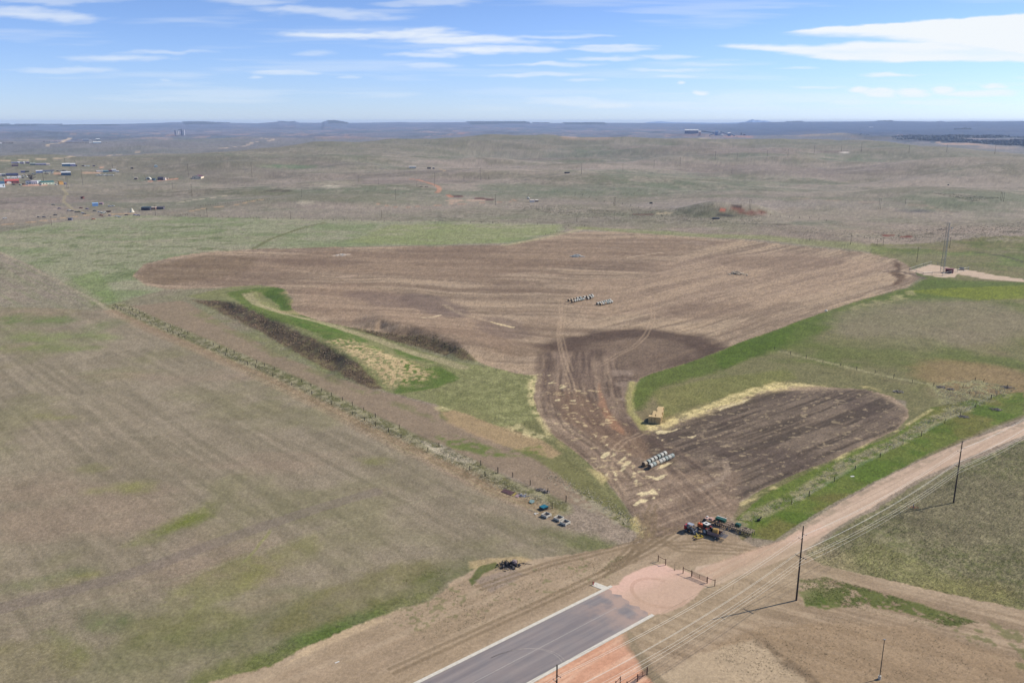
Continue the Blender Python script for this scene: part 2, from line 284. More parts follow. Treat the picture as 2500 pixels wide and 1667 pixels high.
put(smask([(1840+x/3.5636, 850+y/3.5636) for x, y in ((180, 10), (456, 85), (895, 185), (1217, 250), (1567, 325), (1930, 430))], 2.2, 1.2, .5)*ss(.3, .5, n3), (160, 154, 122), .7)
# strip of lush grass beside the road
lg = pmask(D((1690, 1190), (1760, 1135), (1900, 1065), (2050, 1000), (2100, 965), (2140, 935), (2300, 905), (2352, 900), (2352, 950), (2200, 1010), (2050, 1085), (1880, 1175), (1780, 1240), (1730, 1235)), 3, 3, 3)
put(lg, (112, 124, 62), .85); put(lg*ss(.42, .6, n9), (92, 112, 48), .65); put(lg*ss(.56, .7, fbm(X/20., Y/20., 3, 73)), (130, 116, 78), .5)
put(smask(D((1700, 1200), (1830, 1140), (1950, 1060), (2050, 1020), (2150, 960), (2230, 935)), 3.5, 2., 1.2)*ss(.35, .55, n3), (160, 150, 124), .7)
put(smask(D((1690, 1165), (1760, 1130), (1950, 1040), (2085, 972)), 1.2, .8, .8)*ss(.45, .6, n9), (190, 176, 136), .8)
put(smask(D((2085, 975), (2140, 940)), .8, .8, .5), (186, 174, 136), .6)
put(pmask(D((2130, 880), (2240, 872), (2335, 890), (2330, 905), (2260, 930), (2180, 960), (2160, 930)), 6, 6, 6)*ss(.4, .6, n3), (150, 146, 112), .8)
# ---- tilled field
TF = D((305, 635), (330, 608), (400, 590), (480, 578), (600, 572), (800, 568), (1000, 566), (1160, 563), (1230, 550), (1290, 538), (1340, 531), (1420, 532), (1520, 541), (1700, 550), (1800, 562), (1900, 572), (1980, 580), (2060, 595), (2090, 612), (2112, 640),
       (2080, 660), (2000, 682), (1900, 714), (1800, 752), (1720, 780), (1660, 803), (1600, 826), (1560, 840), (1500, 858), (1470, 870), (1455, 890), (1450, 915), (1452, 945), (1465, 968), (1490, 985),
       (1530, 975), (1600, 952), (1700, 915), (1760, 895), (1830, 884), (1900, 888), (1990, 893), (2050, 910), (2085, 940), (2088, 958), (2060, 985), (2000, 1015), (1900, 1060), (1800, 1100), (1740, 1130), (1700, 1150), (1690, 1175),
       (1660, 1215), (1560, 1230), (1490, 1240), (1478, 1215), (1440, 1165), (1400, 1110), (1360, 1070), (1320, 1035), (1280, 1005), (1255, 985), (1235, 945), (1225, 915), (1230, 880), (1235, 865), (1180, 858), (1110, 838), (1060, 800), (1000, 775), (940, 757), (880, 749), (800, 751), (730, 737), (690, 722), (668, 705), (675, 688), (655, 664), (600, 656), (500, 661), (440, 663), (380, 663), (335, 655))
tf = pmask(TF, 1.3, 1.0, 1.2); cls[tf > .5] = 1
rimout = pmask(TF, 9, 3, 4); put(rimout*(1-tf)*ss(.42, .6, n9), (176, 164, 124), .5)
put(tf, (160, 143, 124)); tone(tf, .85)
aR = ang(*D((1660, 803), (2080, 660))); aL = ang(*D((500, 620), (1100, 640))); aM = ang(*D((1300, 560), (2000, 600)))
sR = streak(aR, 60, 2.6, 81, 3, .3); sR2 = streak(aR, 90, 9, 82, 3, .6); sL = streak(aL, 60, 4, 83, 3, .9); sL2 = streak(aL, 110, 14, 84, 3, 1.)
mR = pmask(D((1380, 760), (1450, 640), (1700, 545), (2120, 600), (2130, 660), (1660, 810), (1450, 900)), 40, 20, 0)
def two(m, s, lo, hi, a=.6, k=6.): put(np.clip((s-.5)*k, 0, 1)*m, hi, a); put(np.clip((.5-s)*k, 0, 1)*m, lo, a)
two(tf*(1-mR), sL, (114, 99, 87), (178, 160, 140), .42); two(tf*(1-mR), sL2, (132, 114, 98), (176, 156, 133), .5)
two(tf*mR, sR, (116, 101, 89), (184, 166, 144), .48); two(tf*mR, sR2, (136, 119, 103), (182, 162, 138), .5)
put(tf*pmask(D((1200, 555), (1500, 545), (1700, 555), (1500, 590), (1100, 640), (600, 620), (400, 620), (420, 595), (900, 575)), 25, 20, 6), (138, 119, 102), .5)
put(tf*pmask(D((1500, 600), (1800, 575), (2050, 610), (1900, 680), (1600, 740), (1450, 720)), 40, 20, 6), (162, 142, 124), .45)
put(tf*pmask(D((305, 640), (340, 610), (480, 585), (600, 590), (560, 630), (380, 655)), 12, 8, 4), (124, 108, 88), .5)
put(tf*pmask(D((690, 665), (800, 650), (1000, 690), (1180, 760), (1180, 820), (1000, 760), (800, 745), (690, 710)), 20, 14, 5), (154, 134, 116), .5)
put(tf*pmask(ell(1060, 745, 90, 22, 15), 20, 14, 5), (118, 104, 98), .6); put(tf*pmask(ell(1230, 800, 70, 24, 10), 20, 14, 5), (120, 105, 97), .5)
put(tf*pmask(ell(930, 730, 90, 16, 8), 20, 14, 5), (124, 108, 100), .5)
for q in ((640, 665, 90, 10), (1330, 800, 60, 25), (1100, 610, 140, 14), (1500, 650, 120, 14), (1900, 640, 160, 16), (1750, 760, 130, 20), (1250, 700, 80, 16), (780, 640, 120, 10)):
    put(tf*pmask(ell(*q), 24, 18, 8)*.6, (120, 103, 90), .6)
# fan of scraped lines by the bales
put(tf*pmask(D((1300, 690), (1340, 640), (1480, 640), (1470, 720), (1350, 730)), 16, 8, 4), (166, 146, 126), .55)
dk = pmask(D((1245, 795), (1320, 772), (1420, 757), (1500, 758), (1600, 775), (1662, 802), (1560, 842), (1500, 860), (1460, 880), (1450, 930), (1465, 968), (1490, 990), (1400, 1000), (1310, 980), (1240, 900), (1225, 840)), 9, 8, 4)
put(tf*dk, (118, 102, 90), .75)
lob = pmask(D((1490, 992), (1600, 955), (1760, 900), (1990, 893), (2085, 945), (2060, 985), (1900, 1058), (1700, 1150), (1640, 1130), (1560, 1080), (1480, 1050)), 14, 8, 4)
put(tf*lob, (112, 100, 89), .85)
sD = streak(ang(*D((1720, 1138), (2060, 985))), 45, 1.6, 85); two(tf*lob, sD, (84, 75, 67), (138, 124, 110), .65)
put(tf*lob*ss(.5, .7, fbm(X/30., Y/30., 3, 86)), (96, 84, 78), .5)
NK = [tuple(hit(*q)[:2]) for q in D((1240, 800), (1228, 880), (1226, 915), (1236, 948), (1256, 985), (1320, 1035), (1400, 1110), (1440, 1165), (1490, 1240))]
nk = pmask(D((1240, 810), (1400, 800), (1455, 880), (1452, 945), (1490, 990), (1600, 1060), (1690, 1160), (1560, 1240), (1480, 1230), (1400, 1110), (1280, 1005), (1225, 915)), 20, 8, 4)
dN, sN, aN = seg_sd(X, Y, NK)
sK = fbm(dN/1.5+n9*.6, aN*9, 3, 87); sK2 = fbm(dN/5., aN*5, 3, 88)
two(tf*nk, sK, (104, 90, 80), (158, 140, 122), .6); two(tf*nk, sK2, (116, 100, 90), (148, 130, 115), .5)
put(tf*pmask(D((1330, 900), (1420, 960), (1480, 1010), (1500, 1060), (1380, 1020), (1290, 960), (1270, 900)), 14, 8, 4), (134, 112, 94), .5)
put(tf*pmask(D((1375, 880), (1395, 940), (1440, 1000), (1405, 985), (1375, 930)), 5, 5, 3), (168, 130, 104), .5)
put(tf*pmask(D((1400, 845), (1460, 850), (1450, 900), (1470, 940), (1440, 960), (1415, 900)), 8, 8, 5)*ss(.45, .6, n9), (158, 142, 128), .6)
put(pmask(D((1420, 1100), (1700, 1080), (1700, 1160), (1680, 1215), (1560, 1240), (1480, 1235)), 16, 8, 5), (146, 128, 112), .6)
two(tf*nk*pmask(D((1420, 1110), (1700, 1080), (1700, 1180), (1560, 1240), (1480, 1240)), 16, 8, 5), streak(ang(*D((1500, 1200), (1700, 1120))), 30, 1.3, 89), (124, 108, 96), (168, 150, 132), .5)
put(tf*smask(D((1285, 795), (1330, 780), (1400, 766), (1480, 764), (1560, 774), (1610, 790), (1650, 806)), 9, 12, 5), (92, 77, 68), .65)
put(tf*smask(D((1655, 806), (1600, 826), (1560, 838)), 5, 8, 4), (96, 82, 72), .5)
# tyre tracks
def track(pts, gap=2.0, c=(178, 158, 136), a=.42, wd=.28):
    P = [hit(*q) for q in pts]
    for s in (-1, 1):
        Q = []
        for i, q in enumerate(P):
            j = min(i, len(P)-2); dx, dy = P[j+1][0]-P[j][0], P[j+1][1]-P[j][1]; l = math.hypot(dx, dy)
            Q.append((q[0]-s*dy/l*gap/2, q[1]+s*dx/l*gap/2))
        xs = [q[0] for q in Q]; ys = [q[1] for q in Q]
        n = np.where((X > min(xs)-3) & (X < max(xs)+3) & (Y > min(ys)-3) & (Y < max(ys)+3))[0]
        if n.size:
            d, _, _ = seg_sd(X[n], Y[n], Q); m = np.zeros(N); m[n] = 1-ss(wd, wd+.45, d); put(m, c, a)
def z3(x0, y0, sc, *p): return [(x0+a/sc, y0+b/sc) for a, b in p]
track(z3(1200, 500, 3.5636, (600, 830), (606, 950), (582, 1130), (612, 1300), (660, 1450), (720, 1640)), 1.9)
track(z3(1200, 500, 3.5636, (640, 830), (625, 950), (600, 1130), (640, 1300), (690, 1450)), 2.4, a=.35)
track(z3(1200, 500, 3.5636, (1405, 850), (1405, 1000), (1340, 1140), (1240, 1235), (1100, 1300), (930, 1400)), 2.2)
track(z3(1200, 850, 3.5636, (1300, 740), (1150, 810), (1050, 900), (1020, 1020), (1060, 1130), (1150, 1290)), 2.2, a=.45)
for k in range(5): track(z3(1200, 850, 3.5636, (1880, 940+k*22), (2030, 960+k*18), (2060, 1060+k*10), (1960, 1150+k*8), (1800, 1240)), 1.2, (160, 144, 128), .3, .2)
# straw scattered on soil
STR = [z3(1200, 850, 3.5636, *p) for p in (((945, 935), (985, 905), (1030, 900), (1025, 930), (990, 948), (950, 950)), ((1040, 945), (1065, 905), (1085, 920)), ((1100, 985), (1165, 940), (1178, 955), (1120, 992)), ((1125, 1030), (1170, 985), (1215, 975), (1205, 1005), (1150, 1030)), ((1108, 1062), (1140, 1035), (1178, 1035), (1140, 1065)), ((1055, 1062), (1080, 1075), (1098, 1108), (1072, 1105)), ((1215, 1088), (1240, 1078), (1265, 1088), (1240, 1098)),
       ((1340, 1110), (1400, 1115), (1440, 1120), (1530, 1098), (1500, 1130), (1435, 1147), (1390, 1132)), ((1258, 1268), (1300, 1250), (1360, 1252), (1405, 1212), (1425, 1240), (1450, 1275), (1400, 1272), (1350, 1282), (1300, 1285)), ((1235, 1362), (1270, 1330), (1300, 1308), (1362, 1315), (1345, 1345), (1290, 1352), (1255, 1370)), ((1388, 1312), (1420, 1290), (1425, 1310)), ((1440, 1060), (1475, 1020), (1530, 995), (1580, 990), (1530, 1025), (1480, 1045)), ((1270, 1066), (1330, 1060), (1340, 1072), (1280, 1080)),
       ((975, 840), (1020, 826), (1010, 845)), ((895, 745), (915, 760), (905, 775)), ((585, 350), (620, 335), (668, 340), (640, 348), (600, 360)), ((495, 315), (540, 295), (530, 315)), ((680, 455), (730, 448), (725, 462)), ((540, 458), (600, 440), (600, 460)), ((1230, 1145), (1275, 1140), (1270, 1165)), ((1545, 1312), (1570, 1305), (1575, 1320)), ((1445, 1220), (1470, 1216), (1462, 1232)), ((1440, 772), (1455, 768), (1450, 784)), ((1475, 797), (1495, 793), (1488, 806)), ((1735, 765), (1765, 760), (1750, 775)), ((480, 242), (508, 240), (500, 250)),
       ((1420, 728), (1490, 712), (1560, 715), (1640, 690), (1600, 712), (1520, 732), (1450, 742)), ((1960, 520), (2080, 480), (2200, 440), (2260, 430), (2180, 475), (2060, 510), (1990, 535)), ((1700, 770), (1760, 760), (1790, 755), (1740, 778)), ((980, 1100), (1020, 1080), (1010, 1110)), ((1060, 1130), (1100, 1128), (1080, 1142)))]
for p in STR: put(pmask(p, 1.6, 3, 3), (214, 199, 164), .85)
put(tf*nk*ss(.66, .74, fbm(X/3.2, Y/1.6, 3, 90))*pmask(D((1240, 870), (1400, 900), (1480, 1060), (1500, 1120), (1400, 1110), (1280, 1005)), 30, 10, 5), (200, 182, 148), .7)
put(tf*lob*ss(.68, .76, fbm(X/2.4, Y/1.4, 3, 91)), (178, 162, 136), .6)
# straw windrow round the lobe
SW = D((1482, 974), (1520, 972), (1548, 957), (1600, 938), (1690, 902), (1780, 878), (1840, 879), (1880, 886), (1840, 888), (1760, 900), (1700, 920), (1600, 957), (1530, 981), (1490, 992))
put(pmask(SW, 30, 12, 8)*ss(.3, .6, n3), (176, 164, 112), .6); put(pmask(SW, 9, 7, 6)*(.3+.6*ss(.36, .56, n3*.6+gr0*.4)), (212, 196, 152), .85)
put(smask(D((1840, 876), (1900, 884), (1990, 890), (2055, 908), (2090, 940)), 2.5, 3, 1.2)*ss(.4, .6, n9), (190, 176, 132), .75)
put(smask(D((1238, 862), (1222, 880), (1218, 915), (1232, 950), (1262, 995)), .8, 1.8, .5)*ss(.3, .55, n3), (200, 186, 146), .65)
put(pmask(D((1212, 862), (1238, 862), (1224, 905), (1214, 890)), 9, 6, 5)*ss(.3, .55, n3), (200, 186, 148), .6)
put(smask(D((1290, 1015), (1360, 1075), (1400, 1115), (1440, 1170), (1478, 1225)), 1.5, 2.2, .8)*ss(.35, .6, n9), (182, 168, 128), .8)
put(smask(D((1452, 880), (1446, 915), (1450, 945), (1478, 985)), 1.2, 2, .4), (170, 164, 112), .7)
put(smask(D((1160, 563), (1230, 551), (1290, 537), (1345, 524)), 4, 4, 1), (172, 162, 132), .8)
put(smask(D((1345, 524), (1450, 530), (1600, 540), (1750, 545), (2000, 572)), 16, 14, 2), (142, 146, 100), .6)
put(smask(z3(1200, 500, 3.5636, (0, 1020), (90, 1045), (180, 1065)), 1.4, 1, .8), (214, 196, 160), .9)
put(smask(z3(600, 500, 3.675, (1780, 900), (1950, 985), (2150, 1040), (2350, 1085)), .9, 2.6, 1.2)*ss(.4, .6, n9), (180, 164, 138), .4)
put(smask(z3(600, 500, 3.675, (1570, 1010), (1680, 1005), (1750, 992)), 1., .8, .5), (205, 188, 160), .8)
put(smask(z3(600, 500, 3.675, (840, 645), (900, 645), (965, 635)), 3., 2, .5), (180, 160, 142), .7)
put(smask(z3(1200, 500, 3.5636, (1190, 460), (1320, 440), (1470, 420)), 1.6, 1.5, .5), (190, 172, 150), .7)
put(pmask(z3(780, 600, 19.6, (540, 455), (700, 480), (850, 430), (1200, 400), (1530, 420), (1250, 470), (900, 510), (700, 515)), 2, 1, 1), (196, 182, 166), .8)
put(tf*pmask(z3(1840, 500, 3.5636, (1220, 480), (1290, 520), (1260, 590), (1330, 620), (1260, 690), (1200, 700), (1240, 640), (1180, 590), (1240, 560)), 5, 5, 3), (98, 78, 62), .75)
put(smask(z3(1840, 500, 3.5636, (1150, 585), (1230, 575), (1350, 600), (1480, 640)), 3, 2, .5), (112, 98, 88), .8)
# ---- bare graded ground around the street
bd = pmask(D((430, 1600), (480, 1568), (620, 1530), (700, 1490), (850, 1425), (990, 1380), (1050, 1330), (1100, 1300), (1180, 1290), (1260, 1278), (1400, 1258), (1480, 1240), (1560, 1222), (1690, 1232), (1740, 1258), (1850, 1272), (1890, 1296), (2000, 1322), (2120, 1350), (2352, 1400), (2700, 1470), (2700, 1900), (300, 1900)), 5, 7, 6)
cls[(bd > .5)] = 4
put(bd, (170, 152, 131)); tone(bd, .5); put(bd*ss(.45, .65, n9), (160, 143, 121), .5); put(bd*ss(.5, .7, n40), (182, 165, 143), .6)
sB = streak(ang(*D((955, 1568), (1385, 1353))), 30, 2.2, 101); two(bd, sB, (150, 134, 113), (184, 168, 146), .3)
n1 = vnoise(X/.9, Y/.9, 121)*.6+vnoise(X/2.1, Y/2.1, 122)*.4
put(bd*ss(.62, .72, n1*.7+n9*.3)*pmask(D((850, 1430), (1060, 1330), (1300, 1280), (1450, 1270), (1400, 1330), (1150, 1400), (950, 1450)), 20, 12, 6), (134, 130, 98), .7)
put(pmask(D((1075, 1290), (1120, 1283), (1200, 1280), (1225, 1285), (1180, 1298), (1080, 1306)), 5, 5, 4), (188, 168, 134), .65)
put(pmask(D((1100, 1300), (1140, 1292), (1148, 1300), (1110, 1316), (1085, 1345), (1078, 1330)), 3, 4, 3), (98, 108, 62), .8)
put(pmask(D((1090, 1330), (1180, 1305), (1210, 1320), (1130, 1360)), 5, 5, 3), (152, 138, 128), .6)
put(pmask(D((700, 1490), (850, 1425), (900, 1420), (760, 1480), (650, 1530)), 6, 4, 3), (198, 178, 150), .5)
for p in (D((1470, 1180), (1490, 1225), (1560, 1262), (1700, 1268)), D((1500, 1160), (1475, 1230), (1420, 1290), (1380, 1320)), D((1560, 1215), (1500, 1212), (1470, 1240), (1450, 1290)), D((1660, 1180), (1560, 1222), (1500, 1260), (1420, 1300), (1250, 1380), (900, 1540)), D((1860, 1290), (2000, 1335), (2200, 1385), (2400, 1430)), D((1700, 1450), (1900, 1440), (2150, 1500), (2352, 1560)), D((1480, 1240), (1400, 1262), (1260, 1295), (1100, 1350)), D((1490, 1250), (1620, 1245), (1740, 1262)), D((1420, 1300), (1490, 1240), (1500, 1180)), D((1400, 1310), (1460, 1270), (1540, 1222))): track(p, 1.9, (136, 120, 99), .6, .3)
rt = pmask(D((1640, 1335), (1850, 1290), (2000, 1325), (2352, 1410), (2700, 1480), (2700, 1900), (1500, 1900), (1450, 1460), (1500, 1420)), 6, 6, 4)
put(rt, (166, 148, 127), .7); two(rt, streak(ang(*D((1850, 1320), (2352, 1440))), 25, 1.8, 102), (138, 121, 101), (184, 166, 144), .5)
put(pmask(D((1640, 1480), (1750, 1440), (1900, 1430), (2100, 1440), (2352, 1520), (2352, 1600), (1650, 1600), (1560, 1560)), 20, 14, 8), (158, 138, 114), .7)
put(pmask(D((1470, 1575), (1560, 1530), (1640, 1490), (1735, 1466), (1775, 1500), (1860, 1575), (1900, 1640), (1500, 1640)), 12, 16, 10), (186, 169, 146), .75); put(smask(D((1735, 1464), (1780, 1502), (1880, 1575)), 1.2, 2, 1)*ss(.3, .6, n3), (118, 104, 88), .6)
n1 = vnoise(X/.9, Y/.9, 121)*.6+vnoise(X/2.1, Y/2.1, 122)*.4
# grass island by the near pole, field right of it
gi = pmask(D((1838, 1330), (1900, 1325), (1960, 1345), (2060, 1370), (2160, 1400), (2250, 1430), (2200, 1440), (2050, 1400), (1960, 1390), (1900, 1400), (1850, 1388), (1830, 1360)), 5, 6, 5)
put(gi*ss(.42, .52, n1*.6+n9*.4), (102, 112, 60), .85); put(pmask(D((1835, 1360), (1880, 1355), (1900, 1390), (1850, 1392)), 6, 6, 5), (92, 108, 50), .8)
put(pmask(D((2100, 1380), (2352, 1450), (2500, 1500), (2352, 1540), (2150, 1440)), 12, 10, 6)*ss(.5, .62, n3), (120, 120, 82), .7)
rf = pmask(D((1850, 1272), (1900, 1235), (2000, 1175), (2100, 1115), (2200, 1070), (2352, 1010), (2800, 800), (2800, 1480), (2352, 1400), (2120, 1350), (2000, 1322), (1890, 1296)), 3, 4, 4)
cls[(rf > .5)] = 0
n1 = vnoise(X/.9, Y/.9, 121)*.6+vnoise(X/2.1, Y/2.1, 122)*.4; tone(rf, 1.5); put(rf, (136, 130, 104)); put(rf*ss(.5, .62, n1), (108, 112, 72), .5); put(rf*ss(.5, .68, n40), (134, 126, 98), .75)
put(rf*pmask(ell(2400, 1250, 220, 90), 60, 30, 10), (136, 128, 106), .8); put(rf*pmask(ell(2330, 1450, 160, 40), 40, 20, 8), (136, 128, 84), .5)
put(rf*pmask(D((1880, 1290), (2000, 1240), (2200, 1330), (2352, 1380), (2352, 1400), (2000, 1322)), 16, 10, 6), (142, 138, 98), .55)
# road
RD = D((1600, 1300), (1660, 1290), (1740, 1262), (1800, 1240), (1850, 1205), (2000, 1115), (2100, 1065), (2200, 1020), (2352, 968), (2700, 840), (2700, 862), (2352, 1000), (2200, 1060), (2100, 1105), (2000, 1165), (1900, 1225), (1850, 1262), (1760, 1300), (1650, 1340), (1560, 1370))
rd = pmask(RD, 2, 1.6, 2); cls[rd > .5] = 2
tone(rd, .3); put(rd, (192, 171, 153)); put(pmask(D((1600, 1310), (1800, 1240), (1880, 1200), (1900, 1215), (1780, 1275), (1640, 1330)), 8, 4, 3), (200, 168, 150), .6)
sN2 = streak(ang(*D((1900, 1200), (2300, 990))), 40, 1.2, 103); two(rd, sN2, (176, 155, 136), (204, 184, 167), .45)
put(smask(D((1840, 1215), (1990, 1125), (2190, 1030), (2352, 975)), 1.4, .8, .3)*ss(.4, .6, n3), (160, 146, 128), .7)
# pink gravel apron
PAD = z3(1200, 1200, 3.3576, (930, 812), (960, 775), (1040, 760), (1080, 700), (1200, 640), (1300, 600), (1420, 590), (1500, 640), (1560, 640), (1700, 700), (1800, 690), (1800, 740), (1740, 775), (1680, 860), (1560, 940), (1440, 990), (1310, 1015), (1180, 960), (1000, 880))
pd = pmask(PAD, 3, 3, 3); cls[pd > .5] = 3
tone(pd, .22); put(pd, (210, 180, 165)); put(pd*ss(.45, .65, n9), (204, 172, 157), .5)
for rx, ry in ((115, 34), (107, 31)): put(smask(ell(1607, 1447, rx/1.66, ry/1.0, 14, 30)[:24], .1, .3, .1), (184, 152, 134), .5)
OR = z3(1200, 1200, 3.3576, (320, 1600), (345, 1568), (1110, 1140), (1130, 1250), (1200, 1390), (1260, 1490), (1330, 1568), (1400, 1700), (100, 1800))
om = pmask(OR, 3, 3, 3); cls[om > .5] = 3
tone(om, .35); put(om, (206, 168, 145)); put(om*ss(.45, .65, n9), (198, 156, 130), .5); two(om, streak(ang((1310, 1650), (1500, 1545)), 20, 1.2, 104), (188, 146, 122), (218, 188, 166), .5)
put(smask(z3(1200, 1200, 3.3576, (1120, 1170), (1150, 1270), (1230, 1380), (1280, 1480), (1380, 1568)), 1.2, 1.5, 1.), (130, 120, 100), .6)
put(smask(D((1500, 1420), (1700, 1345), (1860, 1290)), 16, 8, 2), (172, 156, 132), .4)
# fence strips
FW = z3(0, 500, 3.675, (1040, 915), (1175, 975), (1356, 1060), (1660, 1190), (2023, 1350), (2297, 1460))+z3(600, 850, 3.675, (410, 325), (772, 498), (1165, 700), (1633, 925), (2008, 1090))+z3(1200, 850, 3.5636, (50, 1200), (374, 1320), (528, 1395))
fs = smask([(a, b-3) for a, b in FW], 9, 3, 1); put(fs, (118, 117, 82), .85); put(smask([(a, b-3) for a, b in FW], 2.4, 1.5, 1)*ss(.3, .5, n3), (96, 90, 66), .6); put(fs*ss(.45, .6, n3), (168, 160, 136), .6)
put(pmask(D((960, 1010), (1010, 1020), (1060, 1045), (1110, 1065), (1060, 1062), (1000, 1040)), 4, 4, 4)*ss(.35, .5, n3), (176, 166, 148), .85)
put(pmask(D((1290, 1110), (1350, 1140), (1470, 1215), (1400, 1200), (1330, 1160)), 4, 4, 4)*ss(.35, .5, n3), (168, 158, 138), .8)
track([(a-12, b+8) for a, b in FW], 1.9, (132, 112, 94), .7, .35); put(smask([(a-14, b+10) for a, b in FW], 5, 3, .6), (166, 146, 124), .5)
# ---- middle distance: plains and scars
def spots(lst):
    for q, c, a in lst: put(pmask(ell(*q), max(5, q[2]*.25), q[2]*.3, q[2]*.1)*(.55+.45*ss(.35, .62, fbm(X/70., Y/30., 4, 64))), c, a)
spots([((1350, 470, 260, 12), (120, 126, 104), .6), ((1250, 455, 90, 9), (112, 122, 98), .5), ((900, 520, 330, 10), (154, 142, 132), .6), ((300, 470, 320, 12), (134, 128, 106), .4), ((100, 500, 130, 20), (152, 138, 130), .7), ((700, 407, 70, 5), (112, 128, 96), .8), ((1500, 380, 420, 8), (112, 120, 100), .6),
       ((1330, 350+10, 200, 7), (122, 118, 102), .6), ((1750, 500, 240, 10), (156, 146, 138), .8), ((2050, 500, 200, 10), (152, 144, 134), .6), ((1745, 523, 95, 10), (112, 114, 94), .85), ((1990, 545, 70, 7), (120, 121, 102), .7), ((2090, 556, 80, 7), (120, 121, 103), .7), ((1600, 455, 260, 12), (118, 124, 104), .6), ((2250, 560, 240, 14), (152, 138, 124), .7), ((2230, 590, 120, 5), (156, 142, 128), .6), ((1500, 540, 200, 8), (142, 132, 122), .6),
       ((820, 448, 60, 6), (176, 168, 148), .4), ((745, 495, 20, 6), (186, 176, 158), .6), ((812, 456, 26, 4), (205, 196, 176), .7), ((620, 470, 110, 10), (122, 120, 96), .7), ((820, 480, 120, 14), (124, 124, 102), .6), ((1000, 490, 180, 9), (132, 132, 112), .6), ((2350, 500, 180, 20), (120, 126, 104), .5),
       ((2230, 515, 45, 4), (108, 104, 106), .7), ((2180, 425, 60, 4), (118, 108, 94), .5), ((2040, 370, 40, 2.5), (110, 96, 88), .9), ((2060, 373, 12, 1.5), (220, 210, 200), .9), ((1450, 338, 60, 3), (170, 150, 136), .7), ((1390, 335, 20, 3), (186, 160, 142), .8), ((840, 336, 60, 3), (158, 134, 122), .7),
       ((1130, 325, 16, 2), (186, 140, 124), .6), ((450, 340, 200, 4), (124, 126, 110), .6), ((90, 338, 60, 2.5), (118, 120, 110), .6), ((2010, 325, 90, 6), (168, 152, 132), .8), ((2120, 336, 90, 3), (172, 152, 134), .8), ((2350, 352, 60, 2.5), (190, 160, 140), .9), ((2440, 360, 60, 3), (176, 156, 142), .8),
       ((1690, 330, 60, 2.5), (172, 138, 126), .7), ((1800, 333, 40, 2.5), (180, 140, 126), .8), ((1720, 337, 14, 2), (190, 180, 150), .8)])
# red scoria scars and small outcrops
for q in ((1800, 512, 20, 5), (1840, 520, 40, 5)): put(pmask(ell(*q), 5, 6, 5), (128, 88, 76), .8)
put(pmask(ell(1765, 511, 9, 3.5), 3, 4, 3), (178, 112, 94), .9); put(pmask(ell(1795, 505, 26, 3), 3, 6, 5), (70, 54, 50), .8); put(pmask(ell(1770, 526, 22, 2.5), 3, 6, 5), (62, 58, 58), .8); put(pmask(ell(1570, 524, 30, 3), 4, 6, 5), (118, 92, 82), .7)
put(pmask(ell(1620, 521, 22, 3), 4, 6, 5), (192, 176, 150), .7)
for q in ((1117, 480, 14, 3), (1170, 485, 14, 3), (1190, 487, 16, 2.5)): put(pmask(ell(*q), 3, 6, 5), (104, 72, 66), .85)
for q in ((1110, 490, 22, 3), (1160, 490, 24, 3), (1100, 497, 12, 2)): put(pmask(ell(*q), 3, 6, 5), (196, 170, 152), .6)
for q in ((2170, 575, 16, 2.2), (2215, 578, 16, 2.2)): put(pmask(ell(*q), 3, 6, 4), (130, 74, 62), .85)
for q in ((2340, 572, 18, 2), (2270, 571, 14, 2), (2480, 566, 24, 2.5), (2300, 560, 14, 1.6), (1905, 548, 30, 1.5), (680, 466, 34, 3.5)): put(pmask(ell(*q), 4, 6, 4), (98, 90, 74), .7)
# sagebrush speckle on the plains
sg_ = ss(.60, .68, fbm(X/7., Y/7., 2, 111))*ss(620, 800, Rr)*(1-ss(1500, 2400, Rr))
put(sg_*(1-ul)*(1-tf)*ss(.4, .6, n200), (104, 100, 84), .45)
put(ss(.62, .7, fbm(X/30., Y/12., 3, 112))*ss(700, 1000, Rr)*(1-ss(2600, 4000, Rr)), (170, 158, 146), .35)
# far badlands, dark timber, river woods, with blue haze painted over them
put(ss(.56, .66, fbm(X/260., Y/500., 5, 113))*ss(6000, 9000, Rr), (84, 84, 92), .5)
put(ss(.6, .68, fbm(X/200.+7, Y/420., 5, 114))*ss(5000, 8000, Rr), (188, 160, 150), .45)
put(ss(11000, 16000, Rr), (92, 106, 136), .6)  # skyline ground tinted blue, haze painted into its colour
rb = ss(1500, 1900, A+1250)*ss(7000, 9500, Rr); put(rb, (58, 80, 112), .75)  # dark wooded band, with blue haze added to its colour
for q in (((0, 301), (90, 301), (88, 306), (0, 307)), ((140, 303.5), (260, 302), (300, 305), (150, 307)), ((445, 298), (520, 296), (545, 301), (450, 303)), ((800, 293), (846, 293), (850, 301), (800, 301)), ((1140, 296), (1290, 296), (1295, 302), (1150, 302.5)), ((1380, 299), (1480, 299), (1480, 302.5), (1380, 302.5))):
    put(pmask([(a, b+2.) for a, b in q], 4, 4, 2), (38, 48, 44), .95)
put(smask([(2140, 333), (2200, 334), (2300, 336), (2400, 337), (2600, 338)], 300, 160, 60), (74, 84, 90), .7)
put(pmask([(2150, 338), (2300, 340), (2500, 343), (2700, 344), (2700, 366), (2500, 358), (2400, 352), (2330, 349), (2260, 344)], 3, 4, 2), (70, 82, 92), .8)
